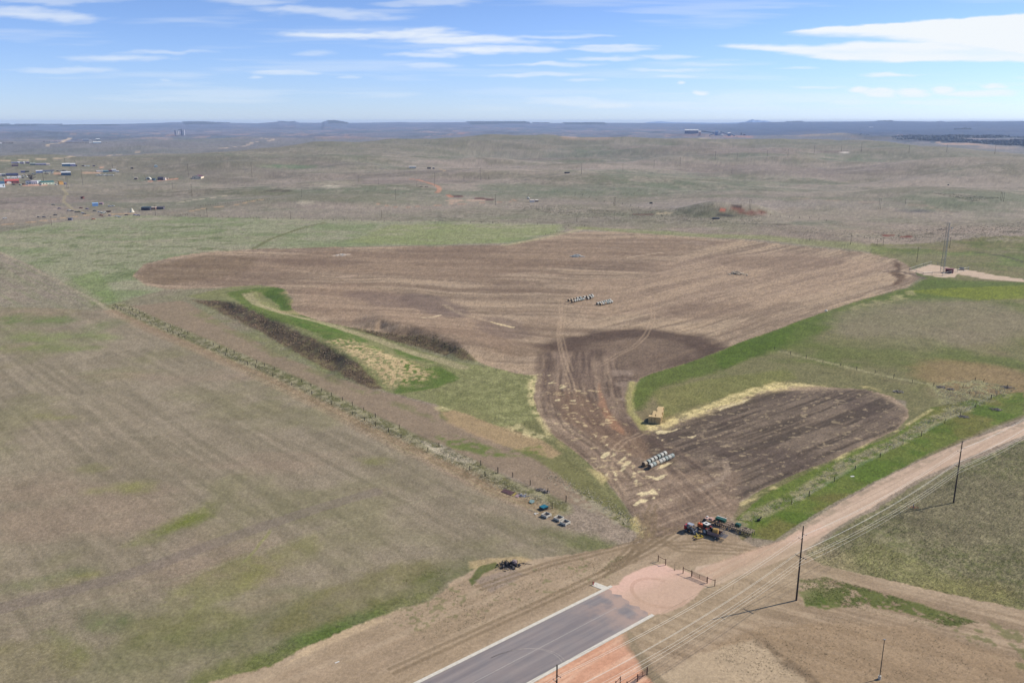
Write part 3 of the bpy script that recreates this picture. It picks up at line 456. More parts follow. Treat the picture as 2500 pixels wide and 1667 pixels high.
# roads on the plain
for p, wd, c, a in ((z3(0, 240, 3.675, (-500, 600), (0, 562), (600, 532), (1000, 508), (1230, 490), (1330, 465), (1500, 472)), 12, (190, 172, 150), .8),
    (z3(420, 290, 8.4, (970, 605), (1100, 612), (1300, 570), (1600, 510), (1900, 465), (2090, 438), (2000, 415), (1800, 400), (1550, 392)), 11, (196, 178, 160), .85), (z3(0, 320, 8.711, (820, 335), (1000, 305), (1200, 262), (1300, 250), (1350, 195), (1480, 165)), 9, (205, 185, 160), .9),
    (z3(0, 240, 3.675, (-500, 1180), (0, 1138), (300, 1110), (600, 1070), (820, 1045), (1100, 1038), (1500, 1028), (1680, 1020), (1850, 985), (2100, 960), (2350, 910)), 4.2, (180, 156, 128), .85), (z3(600, 240, 3.675, (0, 935), (150, 900), (260, 890)), 5, (160, 150, 120), .6),
    (z3(980, 390, 6.533, (-400, 700), (0, 770), (300, 740), (800, 715), (1100, 700), (1500, 680), (1700, 672), (1820, 655), (1790, 640), (1650, 628)), 3.0, (178, 144, 122), .6), (z3(980, 390, 6.533, (150, 308), (300, 330), (430, 370), (570, 420), (610, 460), (590, 510), (560, 530)), 6, (190, 146, 122), .75), (z3(980, 390, 6.533, (640, 560), (740, 560), (800, 600)), 6, (190, 134, 108), .7),
    (z3(980, 390, 6.533, (600, 145), (690, 170), (680, 190)), 5, (180, 160, 132), .6), (z3(300, 400, 11.76, (720, 515), (900, 490), (1200, 470), (1500, 440), (1850, 430)), 4, (206, 160, 138), .8), (z3(0, 380, 14.7, (200, 1030), (700, 1050), (1100, 1070), (1600, 1060)), 8, (212, 168, 148), .8),
    (z3(0, 380, 14.7, (1740, 620), (2100, 640), (2400, 650)), 8, (205, 165, 142), .75), (z3(140, 380, 14.7, (0, 650), (600, 640), (1200, 620), (1650, 600)), 4, (205, 170, 146), .7), (z3(140, 380, 14.7, (1350, 410), (1600, 430), (1550, 460)), 6, (205, 165, 142), .7),
    (z3(0, 240, 3.675, (560, 800), (600, 850), (570, 930), (640, 990), (830, 1040)), 3.5, (166, 156, 126), .6), (z3(0, 240, 3.675, (1590, 940), (1800, 905), (2070, 868)), 5, (190, 178, 158), .8), (z3(1840, 240, 3.5636, (1600, 375), (1660, 390), (1850, 395), (1870, 400)), 16, (200, 170, 148), .8),
    (z3(1840, 240, 3.5636, (0, 860), (400, 870), (1000, 905), (1500, 935), (1720, 1000)), 5, (160, 142, 126), .5), (z3(1200, 240, 3.5636, (-200, 730), (500, 700), (900, 655), (1500, 620)), 6, (118, 118, 106), .4),
    (z3(1840, 500, 3.5636, (1950, 420), (2150, 440), (2352, 500)), 4, (92, 86, 74), .7)):
    put(smask(p, wd, wd*.35, .5), c, a)
# compound and its drive
cmp_ = pmask(z3(2100, 560, 5.88, (700, 595), (1020, 500), (1200, 530), (1400, 570), (1560, 580), (1850, 640), (2352, 720), (2700, 790), (2700, 830), (2352, 760), (1800, 715), (1500, 655), (1400, 640), (1360, 690), (1150, 690), (900, 650)), 2, 2, 1.5); tone(cmp_, .3); put(cmp_, (200, 180, 162), .9)
# slight overall mottling
gr = vnoise(A/2.7, L/4.5, 301)*.55+vnoise(A/5.5+9, L/9., 302)*.45
COL *= (1+.36*(n3*.5+n9*.5-.5)*ROUGH)[:, None]*(1+(.30*(gr-.5)+.30*(WN-.5))*ROUGH*(.6+.4*(1-far)))[:, None]
pv_ = np.array([.180, .155, .118]); COL = pv_*(np.maximum(COL, .004)/pv_)**(1.24-.06*far[:, None])       # dry ground and growth differ a good deal
COL = np.clip(COL, .01, .85)
flat_ = np.clip(1-pd-om-rd-cmp_, 0, 1)*(1-.8*bd)*(1-far)
Zg = Zg+tf*((sR-.5)*mR*.5+(sL-.5)*(1-mR)*.45+(sD-.5)*lob*.45+(sK-.5)*nk*.35)*(1-.6*far)+flat_*((n3-.5)*.11+(n9-.5)*.3+(n40-.5)*1.3*(1-ul*.5)+(n1-.5)*.10)+bd*(1-pd)*(1-rd)*(1-om)*((n9-.5)*.22+(sB-.5)*.14)
stm = smask([(1560, 1452), (1535, 1465), (1243, 1620), (900, 1802), (600, 1960)], 24, 6, 0); Zg = Zg*(1-stm)-.02*stm
# ---- ground material
gm = bpy.data.materials.new('ground_cover'); gm.use_nodes = True; n = gm.node_tree; b = n.nodes['Principled BSDF']; b.inputs['Roughness'].default_value = .95; b.inputs['Specular IOR Level'].default_value = .1
at = n.nodes.new('ShaderNodeAttribute'); at.attribute_name = 'cover'
geo = n.nodes.new('ShaderNodeNewGeometry')
def gnoise(sc, det, rough=.6):
    q = n.nodes.new('ShaderNodeTexNoise'); q.inputs['Scale'].default_value = sc; q.inputs['Detail'].default_value = det; q.inputs['Roughness'].default_value = rough; n.links.new(geo.outputs['Position'], q.inputs['Vector']); return q
na = gnoise(1.1, 5, .7); nb = gnoise(.16, 4, .6)
def mrange(src, a, b_, c, d):
    q = n.nodes.new('ShaderNodeMapRange'); q.inputs[1].default_value = a; q.inputs[2].default_value = b_; q.inputs[3].default_value = c; q.inputs[4].default_value = d; n.links.new(src, q.inputs[0]); return q.outputs[0]
m1 = n.nodes.new('ShaderNodeMath'); m1.operation = 'MULTIPLY'; n.links.new(mrange(na.outputs['Fac'], .3, .7, .62, 1.38), m1.inputs[0]); n.links.new(mrange(nb.outputs['Fac'], .3, .7, .88, 1.12), m1.inputs[1])
lp_ = n.nodes.new('ShaderNodeMapRange'); n.links.new(at.outputs['Alpha'], lp_.inputs[0]); lp_.inputs[3].default_value = 1.; n.links.new(m1.outputs[0], lp_.inputs[4])
vm = n.nodes.new('ShaderNodeVectorMath'); vm.operation = 'SCALE'; n.links.new(at.outputs['Color'], vm.inputs[0]); n.links.new(lp_.outputs[0], vm.inputs['Scale']); n.links.new(vm.outputs[0], b.inputs['Base Color'])
bp = n.nodes.new('ShaderNodeBump'); n.links.new(at.outputs['Alpha'], bp.inputs['Strength']); bp.inputs['Distance'].default_value = .07; n.links.new(na.outputs['Fac'], bp.inputs['Height']); n.links.new(bp.outputs[0], b.inputs['Normal'])
# ---- split the sheet into its named pieces
far_id = 5; cls[Rr > 6500] = far_id
nr, nc = shp; idx = np.arange(N).reshape(shp)
q = np.stack([idx[:-1, :-1], idx[:-1, 1:], idx[1:, 1:], idx[1:, :-1]], -1).reshape(-1, 4)
fc_ = cls[q[:, 0]]
def ground_obj(name, c):
    f = q[fc_ == c]; u, inv = np.unique(f, return_inverse=True); f = inv.reshape(-1, 4)
    me = bpy.data.meshes.new(name); me.vertices.add(len(u)); me.vertices.foreach_set('co', np.stack([X[u], Y[u], Zg[u]], -1).astype(np.float32).ravel())
    me.loops.add(f.size); me.loops.foreach_set('vertex_index', f.astype(np.int32).ravel()); me.polygons.add(len(f)); me.polygons.foreach_set('loop_start', np.arange(0, f.size, 4, dtype=np.int32)); me.update(calc_edges=True)
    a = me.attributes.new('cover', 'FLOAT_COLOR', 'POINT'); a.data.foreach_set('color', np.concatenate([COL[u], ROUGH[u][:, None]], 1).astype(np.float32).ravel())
    me.polygons.foreach_set('use_smooth', np.ones(len(f), bool)); me.materials.append(gm)
    o = bpy.data.objects.new(name, me); C.objects.link(o); o['kind'] = 'structure'; return o
for nm, c in (('grassland', 0), ('ploughed_field', 1), ('dirt_road', 2), ('gravel_pad', 3), ('bare_ground', 4), ('hills', 5)): ground_obj(nm, c)
# ------------------------------------------------------------------ air
hz = bpy.data.materials.new('haze_air'); hz.use_nodes = True; n = hz.node_tree; n.nodes.clear()
ou = n.nodes.new('ShaderNodeOutputMaterial'); pv = n.nodes.new('ShaderNodeVolumePrincipled'); n.links.new(pv.outputs[0], ou.inputs['Volume'])
pv.inputs['Color'].default_value = (.62, .76, 1.0, 1); pv.inputs['Density'].default_value = 3.7e-5; pv.inputs['Anisotropy'].default_value = 0.
bm = bmesh.new(); bmesh.ops.create_cube(bm, size=1)
for v in bm.verts: v.co = Vector((v.co.x*60000, v.co.y*27000+12500, v.co.z*230+31))
me = bpy.data.meshes.new('haze'); bm.to_mesh(me); bm.free(); me.materials.append(hz); o = bpy.data.objects.new('haze', me); C.objects.link(o); o['kind'] = 'stuff'; o['label'] = 'pale blue haze over the far plain'
#__OBJECTS__
# ------------------------------------------------------------------ mesh builder
class MB:
    def __init__(s): s.v = []; s.f = []
    def add(s, vs, fs, M=None):
        b = len(s.v); s.v += [tuple(M @ Vector(q)) if M else tuple(q) for q in vs]; s.f += [tuple(b+i for i in q) for q in fs]; return s
    def box(s, c, d, rz=0, rx=0, ry=0):
        M = Matrix.Translation(c) @ Matrix.Rotation(rz, 4, 'Z') @ Matrix.Rotation(ry, 4, 'Y') @ Matrix.Rotation(rx, 4, 'X')
        x, y, z = d[0]/2, d[1]/2, d[2]/2
        vs = [(-x, -y, -z), (x, -y, -z), (x, y, -z), (-x, y, -z), (-x, -y, z), (x, -y, z), (x, y, z), (-x, y, z)]
        return s.add(vs, [(3, 2, 1, 0), (4, 5, 6, 7), (0, 1, 5, 4), (1, 2, 6, 5), (2, 3, 7, 6), (3, 0, 4, 7)], M)
    def cyl(s, a, b, r0, r1=None, n=8, cap=True):
        a = Vector(a); b = Vector(b); r1 = r0 if r1 is None else r1; d = (b-a)
        q = d.to_track_quat('Z', 'Y'); vs = []
        for p, r in ((a, r0), (b, r1)):
            for i in range(n): t = 2*math.pi*i/n; vs.append(p+q @ Vector((r*math.cos(t), r*math.sin(t), 0)))
        fs = [(i, (i+1) % n, n+(i+1) % n, n+i) for i in range(n)]
        if cap: fs += [tuple(range(n-1, -1, -1)), tuple(range(n, 2*n))]
        return s.add(vs, fs)
    def lathe(s, prof, n=16, M=None):
        vs = []; fs = []
        for r, z in prof:
            for i in range(n): t = 2*math.pi*i/n; vs.append((r*math.cos(t), r*math.sin(t), z))
        for k in range(len(prof)-1):
            for i in range(n): fs.append((k*n+i, k*n+(i+1) % n, (k+1)*n+(i+1) % n, (k+1)*n+i))
        fs += [tuple(range(n-1, -1, -1)), tuple(range((len(prof)-1)*n, len(prof)*n))]
        return s.add(vs, fs, M)
    def prism(s, pts, z0, z1, M=None):
        n = len(pts); vs = [(x, y, z0) for x, y in pts]+[(x, y, z1) for x, y in pts]
        return s.add(vs, [tuple(range(n-1, -1, -1)), tuple(range(n, 2*n))]+[(i, (i+1) % n, n+(i+1) % n, n+i) for i in range(n)], M)
    def rock(s, c, r, sq=.7, seed=0, sub=1):
        bm = bmesh.new(); bmesh.ops.create_icosphere(bm, subdivisions=sub, radius=1); g = random.Random(seed); rz = g.random()*6
        bm.verts.ensure_lookup_table(); k = [g.uniform(.75, 1.25) for _ in bm.verts]
        vs = []
        for i, v in enumerate(bm.verts):
            p = v.co*k[i]; x = p.x*math.cos(rz)-p.y*math.sin(rz)*.8; y = p.x*math.sin(rz)+p.y*math.cos(rz)*.8; vs.append((c[0]+x*r, c[1]+y*r, c[2]+p.z*r*sq))
        fs = [tuple(w_.index for w_ in f.verts) for f in bm.faces]; bm.free(); return s.add(vs, fs)
    def build(s, name, m, parent=None, loc=None, rz=0, smooth=False):
        me = bpy.data.meshes.new(name); me.from_pydata(s.v, [], s.f); me.materials.append(m)
        if smooth: me.polygons.foreach_set('use_smooth', np.ones(len(me.polygons), bool))
        o = bpy.data.objects.new(name, me); C.objects.link(o)
        if parent: o.parent = parent
        if loc is not None: o.location = loc
        o.rotation_euler[2] = rz; return o
def tag(o, label, cat, group=None):
    o['label'] = label; o['category'] = cat
    if group: o['group'] = group
    return o
def thing(name, loc, label, cat, rz=0, group=None):
    o = bpy.data.objects.new(name, None); C.objects.link(o); o.location = loc; o.rotation_euler[2] = rz; return tag(o, label, cat, group)
def dup(r, loc, rz=None, label=None, sc=None):
    c = r.copy(); C.objects.link(c); c.location = loc
    if rz is not None: c.rotation_euler[2] = rz
    if label: c['label'] = label
    if sc: c.scale = sc
    for ch in list(r.children):
        d = ch.copy(); C.objects.link(d); d.parent = c
        for g in list(ch.children):
            e = g.copy(); C.objects.link(e); e.parent = d
    return c
def mm(name, c, **k): return mat(name, list(alb(c)), **k)
def angw(a, b): return math.atan2(b[1]-a[1], b[0]-a[0])
ORD = ['first', 'second', 'third', 'fourth', 'fifth', 'sixth', 'seventh', 'eighth', 'ninth', 'tenth', 'eleventh', 'twelfth', 'thirteenth', 'fourteenth', 'fifteenth', 'sixteenth', 'seventeenth', 'eighteenth', 'nineteenth', 'twentieth'] + ['%s' % w_ for w_ in ('twenty-first', 'twenty-second', 'twenty-third', 'twenty-fourth')]
wood = mm('weathered_wood', (62, 52, 43), scale=6); dwood = mm('creosote_wood', (66, 50, 42), scale=5); steel = mm('galvanised_steel', (150, 156, 162), metal=.5, rough=.45, var=.12)
rust = mm('rusty_pipe', (104, 66, 52), scale=12, rough=.85); conc = mm('pale_concrete', (226, 220, 208), var=.1, scale=1.5); black = mm('black_rubber', (34, 33, 35), rough=.6, var=.2)
# ------------------------------------------------------------------ clouds
def cloudsheet():
    px = np.arange(-900, 3400, 4.); py = np.arange(276, -260, -2.2)
    PX, PY = np.meshgrid(px, py); u = (PX-1250)/FPX; v = (PY-833.5)/FPX
    dy = math.cos(PITCH)-v*math.sin(PITCH); dz = -math.sin(PITCH)-v*math.cos(PITCH); h = np.hypot(u, dy); te = dz/h
    r = np.minimum(5000/te, 120000+20000*(PY/276.)); x = u/h*r; y = dy/h*r; z = CAMH+te*r
    f1 = fbm(PX/140., PY/16., 5, 201); f2 = fbm(PX/36., PY/9., 4, 202); f3 = fbm(PX/420., PY/26., 4, 203)
    wx = (fbm(PX/60., PY/14., 3, 204)-.5)*34; wy = (fbm(PX/70., PY/18., 3, 205)-.5)*12
    a = np.zeros(PX.shape)
    def e(cx, cy, rx, ry, al_, tilt=0., hard=.0):
        nonlocal a
        X_ = PX+wx-cx; Y_ = PY+wy-cy-X_*tilt; d = np.sqrt((X_/rx)**2+(Y_/ry)**2)
        m = (1-ss(.35+hard*.45, 1.35-hard*.25, d+(f1-.5)*1.3+(f2-.5)*.5))*al_*(.72+.5*(f2-.3)); a = np.maximum(a, np.clip(m, 0, 1))
    for q in ((90, 36, 190, 15, .62, .06), (120, 3, 170, 8, .4), (620, 3, 110, 10, .42), (800, 32, 190, 12, .5, .05), (1040, 8, 110, 8, .4), (860, 89, 150, 10, .85), (1000, 84, 150, 17, .85), (1130, 98, 170, 12, .85), (1180, 122, 120, 12, .8), (1060, 136, 90, 5, .6), (1040, 162, 100, 8, .5), (700, 176, 80, 7, .5),
              (625, 188, 18, 5, .4), (765, 130, 50, 7, .3), (855, 189, 24, 4, .35), (290, 142, 150, 10, .5), (400, 127, 130, 7, .42), (170, 172, 110, 8, .38), (400, 195, 14, 4, .25), (1362, 90, 130, 5, .5), (1303, 122, 110, 9, .7), (1462, 120, 110, 7, .6), (1490, 111, 80, 4, .6), (1489, 143, 85, 5, .55), (1632, 139, 70, 6, .5),
              (1314, 158, 130, 5, .6), (1739, 159, 90, 4, .4), (1648, 172, 100, 4, .5), (1659, 186, 70, 5, .5), (1303, 182, 140, 6, .5), (1425, 197, 60, 5, .42), (1667, 202, 11, 6, .7), (1713, 228, 22, 6, .9), (1951, 167, 50, 4, .4), (2175, 182, 66, 6, .8), (2100, 216, 28, 9, .9), (2148, 226, 36, 12, 1.), (2228, 226, 38, 9, .95),
              (2308, 218, 30, 11, .95), (2398, 227, 90, 10, 1.), (2425, 211, 28, 7, .8), (2005, 213, 90, 4, .45), (1484, 258, 80, 9, .4), (1409, 250, 110, 10, .35), (2079, 250, 80, 10, .35), (2318, 250, 80, 10, .35), (2228, 250, 40, 7, .35), (2600, 190, 90, 5, .5), (1350, 225, 200, 10, .15), (1900, 240, 300, 14, .25)): e(q[0], q[1], q[2], q[3], min(.95, q[4]*1.1), *q[5:])
    # the big bright bank on the right
    top = np.interp(PX, [1888, 1957, 2100, 2233, 2340, 2500, 2800, 3400], [80, 68, 58, 49, 42, 31, 22, 10]); bot = np.interp(PX, [1888, 1994, 2153, 2300, 2500, 3400], [80, 94, 101, 118, 154, 160])
    m = ss(0, 7, (PY+wy*.5-top)+(f2-.5)*8)*ss(0, 22, bot-PY+(f1-.5)*26)*ss(1880, 1960, PX+wx); a = np.maximum(a, m*.97)
    top = np.interp(PX, [1718, 1781, 1983, 2100, 3400], [112, 107, 108, 100, 95]); bot = np.interp(PX, [1718, 1781, 1941, 2000, 2100, 2500, 3400], [114, 122, 136, 145, 152, 155, 160])
    m = ss(-2, 9, (PY+wy*.5-top)+(f2-.5)*6)*ss(-1, 8, bot-PY+(f1-.5)*14)*ss(1705, 1800, PX+wx)*(.62+.5*f1); a = np.maximum(a, np.clip(m, 0, .95))
    a = np.maximum(a, ss(.55, .8, f3)*.22*ss(-200, 0, PY))                      # thin veil
    a *= ss(-250, -60, PY)*ss(279, 262, PY)*.0+1*ss(-250, -60, PY)*(1-ss(262, 276, PY))
    nr_, nc_ = PX.shape; ii = np.arange(nr_*nc_).reshape(nr_, nc_); qd = np.stack([ii[:-1, :-1], ii[:-1, 1:], ii[1:, 1:], ii[1:, :-1]], -1).reshape(-1, 4)
    av = a.ravel(); qd = qd[(av[qd] > .004).any(1)]; uu, inv = np.unique(qd, return_inverse=True); qd = inv.reshape(-1, 4)
    me = bpy.data.meshes.new('clouds'); me.vertices.add(len(uu)); me.vertices.foreach_set('co', np.stack([x.ravel()[uu], y.ravel()[uu], z.ravel()[uu]], -1).astype(np.float32).ravel())
    me.loops.add(qd.size); me.loops.foreach_set('vertex_index', qd.astype(np.int32).ravel()); me.polygons.add(len(qd)); me.polygons.foreach_set('loop_start', np.arange(0, qd.size, 4, dtype=np.int32)); me.update(calc_edges=True)
    av = av*1.0
    at_ = me.attributes.new('thick', 'FLOAT', 'POINT'); at_.data.foreach_set('value', av[uu].astype(np.float32))
    m = bpy.data.materials.new('cloud_vapour'); m.use_nodes = True; n = m.node_tree; n.nodes.clear(); m.cycles.emission_sampling = 'NONE'
    o_ = n.nodes.new('ShaderNodeOutputMaterial'); mx = n.nodes.new('ShaderNodeMixShader'); tr = n.nodes.new('ShaderNodeBsdfTransparent'); em = n.nodes.new('ShaderNodeEmission'); em.inputs[0].default_value = (.93, .97, 1, 1); em.inputs[1].default_value = .80
    at2 = n.nodes.new('ShaderNodeAttribute'); at2.attribute_name = 'thick'; n.links.new(at2.outputs['Fac'], mx.inputs[0]); n.links.new(tr.outputs[0], mx.inputs[1]); n.links.new(em.outputs[0], mx.inputs[2]); n.links.new(mx.outputs[0], o_.inputs[0])
    me.materials.append(m); ob = bpy.data.objects.new('clouds', me); C.objects.link(ob); ob['kind'] = 'structure'
cloudsheet()
# ------------------------------------------------------------------ street, kerbs, slab
def V2(a): return Vector((a[0], a[1]))
LO0, LO1 = V2(W(1200, 1572.3)), V2(W(1488.9, 1429.3)); RI0, RI1 = V2(W(1284.9, 1667)), V2(W(1587.2, 1500.8))
sd_ = (LO1-LO0).normalized(); pn = Vector((sd_.y, -sd_.x))        # along the street, across to the right
Lb = LO1-sd_*190; wid = (RI1-LO1).dot(pn); Rb = Lb+pn*wid
KW = .88
def onr(al_, ac): p = Lb+sd_*al_+pn*ac; return (p.x, p.y)
Rlen = (RI1-Lb).dot(sd_)
am = bpy.data.materials.new('asphalt'); am.use_nodes = True; n = am.node_tree; b = n.nodes['Principled BSDF']; b.inputs['Roughness'].default_value = .8
tc = n.nodes.new('ShaderNodeTexCoord'); vr = n.nodes.new('ShaderNodeVectorRotate'); vr.rotation_type = 'Z_AXIS'; vr.inputs['Angle'].default_value = -math.atan2(sd_.y, sd_.x); n.links.new(tc.outputs['Object'], vr.inputs['Vector']); mp = n.nodes.new('ShaderNodeMapping'); mp.inputs['Scale'].default_value = (.03, .6, 1); n.links.new(vr.outputs[0], mp.inputs[0])
t1 = n.nodes.new('ShaderNodeTexNoise'); t1.inputs['Scale'].default_value = 1.2; t1.inputs['Detail'].default_value = 5; n.links.new(mp.outputs[0], t1.inputs[0])
t2 = n.nodes.new('ShaderNodeTexNoise'); t2.inputs['Scale'].default_value = .22; t2.inputs['Detail'].default_value = 6; n.links.new(tc.outputs['Object'], t2.inputs[0])
t3 = n.nodes.new('ShaderNodeTexNoise'); t3.inputs['Scale'].default_value = 8; t3.inputs['Detail'].default_value = 3; n.links.new(tc.outputs['Object'], t3.inputs[0])
def rmp(src, a, b_):
    q_ = n.nodes.new('ShaderNodeMapRange'); q_.inputs[1].default_value = a; q_.inputs[2].default_value = b_; n.links.new(src, q_.inputs[0]); return q_.outputs[0]
def mixc(f, a, c):
    q_ = n.nodes.new('ShaderNodeMix'); q_.data_type = 'RGBA'
    if hasattr(f, 'default_value') or not isinstance(f, float): n.links.new(f, q_.inputs['Factor'])
    for k_, v_ in (('A', a), ('B', c)):
        if isinstance(v_, tuple): q_.inputs[k_].default_value = (*alb(v_), 1)
        else: n.links.new(v_, q_.inputs[k_])
    return q_.outputs['Result']
c1 = mixc(rmp(t1.outputs[0], .36, .64), (134, 127, 129), (160, 151, 149))
at_ = n.nodes.new('ShaderNodeAttribute'); at_.attribute_name = 'dust'
dm = n.nodes.new('ShaderNodeMath'); dm.operation = 'MULTIPLY'; n.links.new(at_.outputs['Fac'], dm.inputs[0]); n.links.new(rmp(t2.outputs[0], .38, .6), dm.inputs[1])
c2 = mixc(dm.outputs[0], c1, (196, 168, 152)); c3 = mixc(rmp(t3.outputs[0], .2, 1.6), c2, (110, 104, 108)); n.links.new(c3, b.inputs['Base Color'])
na_, nc_ = 120, 14; vs = []; du = []
for i in range(na_+1):
    for j in range(nc_+1):
        ac = KW+(wid-KW*1.02)*j/nc_; end = 188.6+(Rlen-188.6)*(ac/wid)+.5*math.sin(j*2.1)+.35*math.sin(j*5.3); alx = end*(i/na_)
        p = onr(alx, ac); vs.append((p[0], p[1], .035)); dd = end-alx; du.append(min(1, max(0, 1.15-dd/13.)+.12))
fs_ = [(i*(nc_+1)+j, (i+1)*(nc_+1)+j, (i+1)*(nc_+1)+j+1, i*(nc_+1)+j+1) for i in range(na_) for j in range(nc_)]
me = bpy.data.meshes.new('street'); me.from_pydata(vs, [], [f[::-1] for f in fs_]); me.attributes.new('dust', 'FLOAT', 'POINT').data.foreach_set('value', du); me.materials.append(am); o = bpy.data.objects.new('street', me); C.objects.link(o); o['kind'] = 'structure'
for a0, a1, c0, c1_, nm in ((0, 190.2, 0, KW, 'kerb'), (0, Rlen+.6, wid, wid+KW, 'kerb')):
    k_ = MB(); x_ = a0
    while x_ < a1:
        x2 = min(a1, x_+3.0); k_.prism([onr(x_+.012, c0), onr(x2-.012, c0), onr(x2-.012, c1_), onr(x_+.012, c1_)][::1], -.05, .13); x_ = x2
    o = k_.build(nm, conc); o['kind'] = 'structure'
    bpy.context.view_layer.update()
pt = mm('faded_seam', (196, 190, 184), var=.2, scale=2.)
sm_ = MB(); sm_.prism([onr(0, wid*.52-.05), onr(184, wid*.52-.05), onr(184, wid*.52+.06), onr(0, wid*.52+.06)], .039, .0405); o = sm_.build('road_seam', pt); o['kind'] = 'structure'
rc = MB()     # curved scuff from a turning vehicle
for (cx_, rr_) in ((0, 9.0), (.0, 9.5)):
    P_ = []
    for i in range(26):
        t_ = i/25*1.9; P_.append((158-10+rr_*math.sin(t_)*1.3, wid*.25+rr_*(1-math.cos(t_))*.95))
    for i in range(25):
        (a0, b0), (a1, b1) = P_[i], P_[i+1]
        if max(b0, b1) < wid: q0 = onr(a0, b0); q1 = onr(a1, b1); dx, dy = q1[0]-q0[0], q1[1]-q0[1]; l_ = math.hypot(dx, dy); nx, ny = -dy/l_*.07, dx/l_*.07; rc.add([(q0[0]-nx, q0[1]-ny, .0395), (q1[0]-nx, q1[1]-ny, .0395), (q1[0]+nx, q1[1]+ny, .0395), (q0[0]+nx, q0[1]+ny, .0395)], [(0, 1, 2, 3)])
o = rc.build('tyre_scuff', mm('scuff', (176, 166, 160))); o['kind'] = 'structure'
hyl = W(1448, 1427); sl_ = MB(); e0 = V2(W(1449, 1425)); e1 = V2(W(1478, 1436)); dx = (e1-e0).normalized(); nx = Vector((-dx.y, dx.x))*1.0
sl_.prism([tuple(e0-nx), tuple(e1-nx), tuple(e1+nx), tuple(e0+nx)], -.05, .06); o = sl_.build('footway_slab', conc); o['kind'] = 'structure'
# hydrant
red = mm('red_enamel', (176, 30, 40), rough=.4, var=.1)
hy = thing('fire_hydrant', (hyl[0], hyl[1], 0.06), 'red fire hydrant at the end of the white concrete slab beside the street', 'hydrant')
MB().lathe([(.2, 0), (.2, .06), (.13, .08), (.13, .62), (.17, .64), (.17, .7), (.12, .8), (.04, .88), (.04, .95)], 14).build('barrel', red, hy, smooth=True)
MB().cyl((-.26, 0, .48), (.26, 0, .48), .07, n=10).build('side_outlet', red, hy); MB().cyl((0, 0, .45), (0, -.27, .45), .09, n=10).build('pumper_outlet', red, hy)
# ------------------------------------------------------------------ power line
p1 = hit(1944, 1465); p2 = hit(2328, 1225); ld = V2(p2)-V2(p1); sp = ld.length; ld.normalize(); la_ = math.atan2(ld.y, ld.x)
p0 = W(1360, 1622, 20.3); p0 = np.array([p0[0], p0[1], 0]); p3 = np.array([p2[0]+ld.x*sp, p2[1]+ld.y*sp, 0]); p4 = p3+np.array([ld.x*sp, ld.y*sp, 0]); pm = p0-(p1-p0)
insm = mm('grey_insulator', (120, 128, 140), rough=.3)
def upole(loc, label, rz):
    t = thing('utility_pole', loc, label, 'utility pole', rz, 'tall wooden poles of the roadside power line')
    MB().cyl((0, 0, -.3), (0, 0, 20.3), .24, .13, 12).build('pole', dwood, t, smooth=False)
    for sy, z in ((-1, 18.2), (1, 16.7)):
        a = MB().cyl((0, 0, z-.05), (0, sy*1.0, z), .06, .045, 8).build('crossarm', dwood, t); MB().cyl((0, sy*.98, z-.05), (0, sy*.98, z+.3), .06, .04, 8).build('insulator', insm, a)
    a = MB().box((.16, 0, 11.9), (.12, 3.0, .14)).cyl((.1, -.9, 11.9), (0, 0, 11.1), .025, n=5).cyl((.1, .9, 11.9), (0, 0, 11.1), .025, n=5).build('crossarm', dwood, t)
    for y_ in (-1.4, -.7, 1.4): MB().cyl((.16, y_, 11.95), (.16, y_, 12.25), .05, .035, 8).build('insulator', insm, a)
    MB().box((.18, 0, 1.6), (.02, .16, .3)).build('number_plate', steel, t)
    return t
up = upole(tuple(p1), 'tall wooden pole with crossarms beside the grass island, nearest whole pole', la_)
dup(up, tuple(p2), la_, 'tall wooden pole standing in the right-hand field past the road bend')
dup(up, tuple(p0), angw(p0, p1), 'wooden pole whose top rises above the bottom edge by the orange ground')
dup(up, tuple(p3), la_, 'wooden pole outside the right edge whose shadow falls into the field'); dup(up, tuple(pm), angw(p0, p1), 'wooden pole behind the viewer carrying the same power line')
wirem = mm('bright_conductor', (245, 240, 228), rough=.4, var=.05); wired = mm('dull_shield_wire', (120, 124, 96), var=.05)
for off, z, r_, m_, lb in ((-.98, 18.5, .028, wirem, 'upper bright wire on the road-away arm of the power line'), (.98, 17.0, .028, wirem, 'upper bright wire on the left arm of the power line'), (0, 20.3, .016, wired, 'thin dull shield wire along the pole tops'),
                       (-1.4, 12.25, .026, wirem, 'lower wire hung from the outer end of the crossarms'), (1.4, 12.25, .026, wirem, 'lower wire hung from the inner end of the crossarms'), (-.7, 12.25, .024, wirem, 'lower wire in the middle of the crossarms'), (.2, 13.3, .028, wirem, 'thick lower wire fixed to the pole faces'), (-.2, 9.9, .022, wirem, 'lowest thin cable fixed to the pole faces')):
    q_ = MB(); PS = [pm, p0, p1, p2, p3, p4]
    for i in range(5):
        a = PS[i]; c = PS[i+1]; d = V2(c)-V2(a); d.normalize(); nx = Vector((-d.y, d.x)); last = None
        for k_ in range(15):
            t_ = k_/14; x_ = a[0]*(1-t_)+c[0]*t_+nx.x*off; y_ = a[1]*(1-t_)+c[1]*t_+nx.y*off; zz = z-1.9*4*t_*(1-t_)
            if last: q_.cyl(last, (x_, y_, zz), r_, n=5, cap=False)
            last = (x_, y_, zz)
    tag(q_.build('overhead_wire', m_), lb, 'wire', 'wires of the roadside power line')
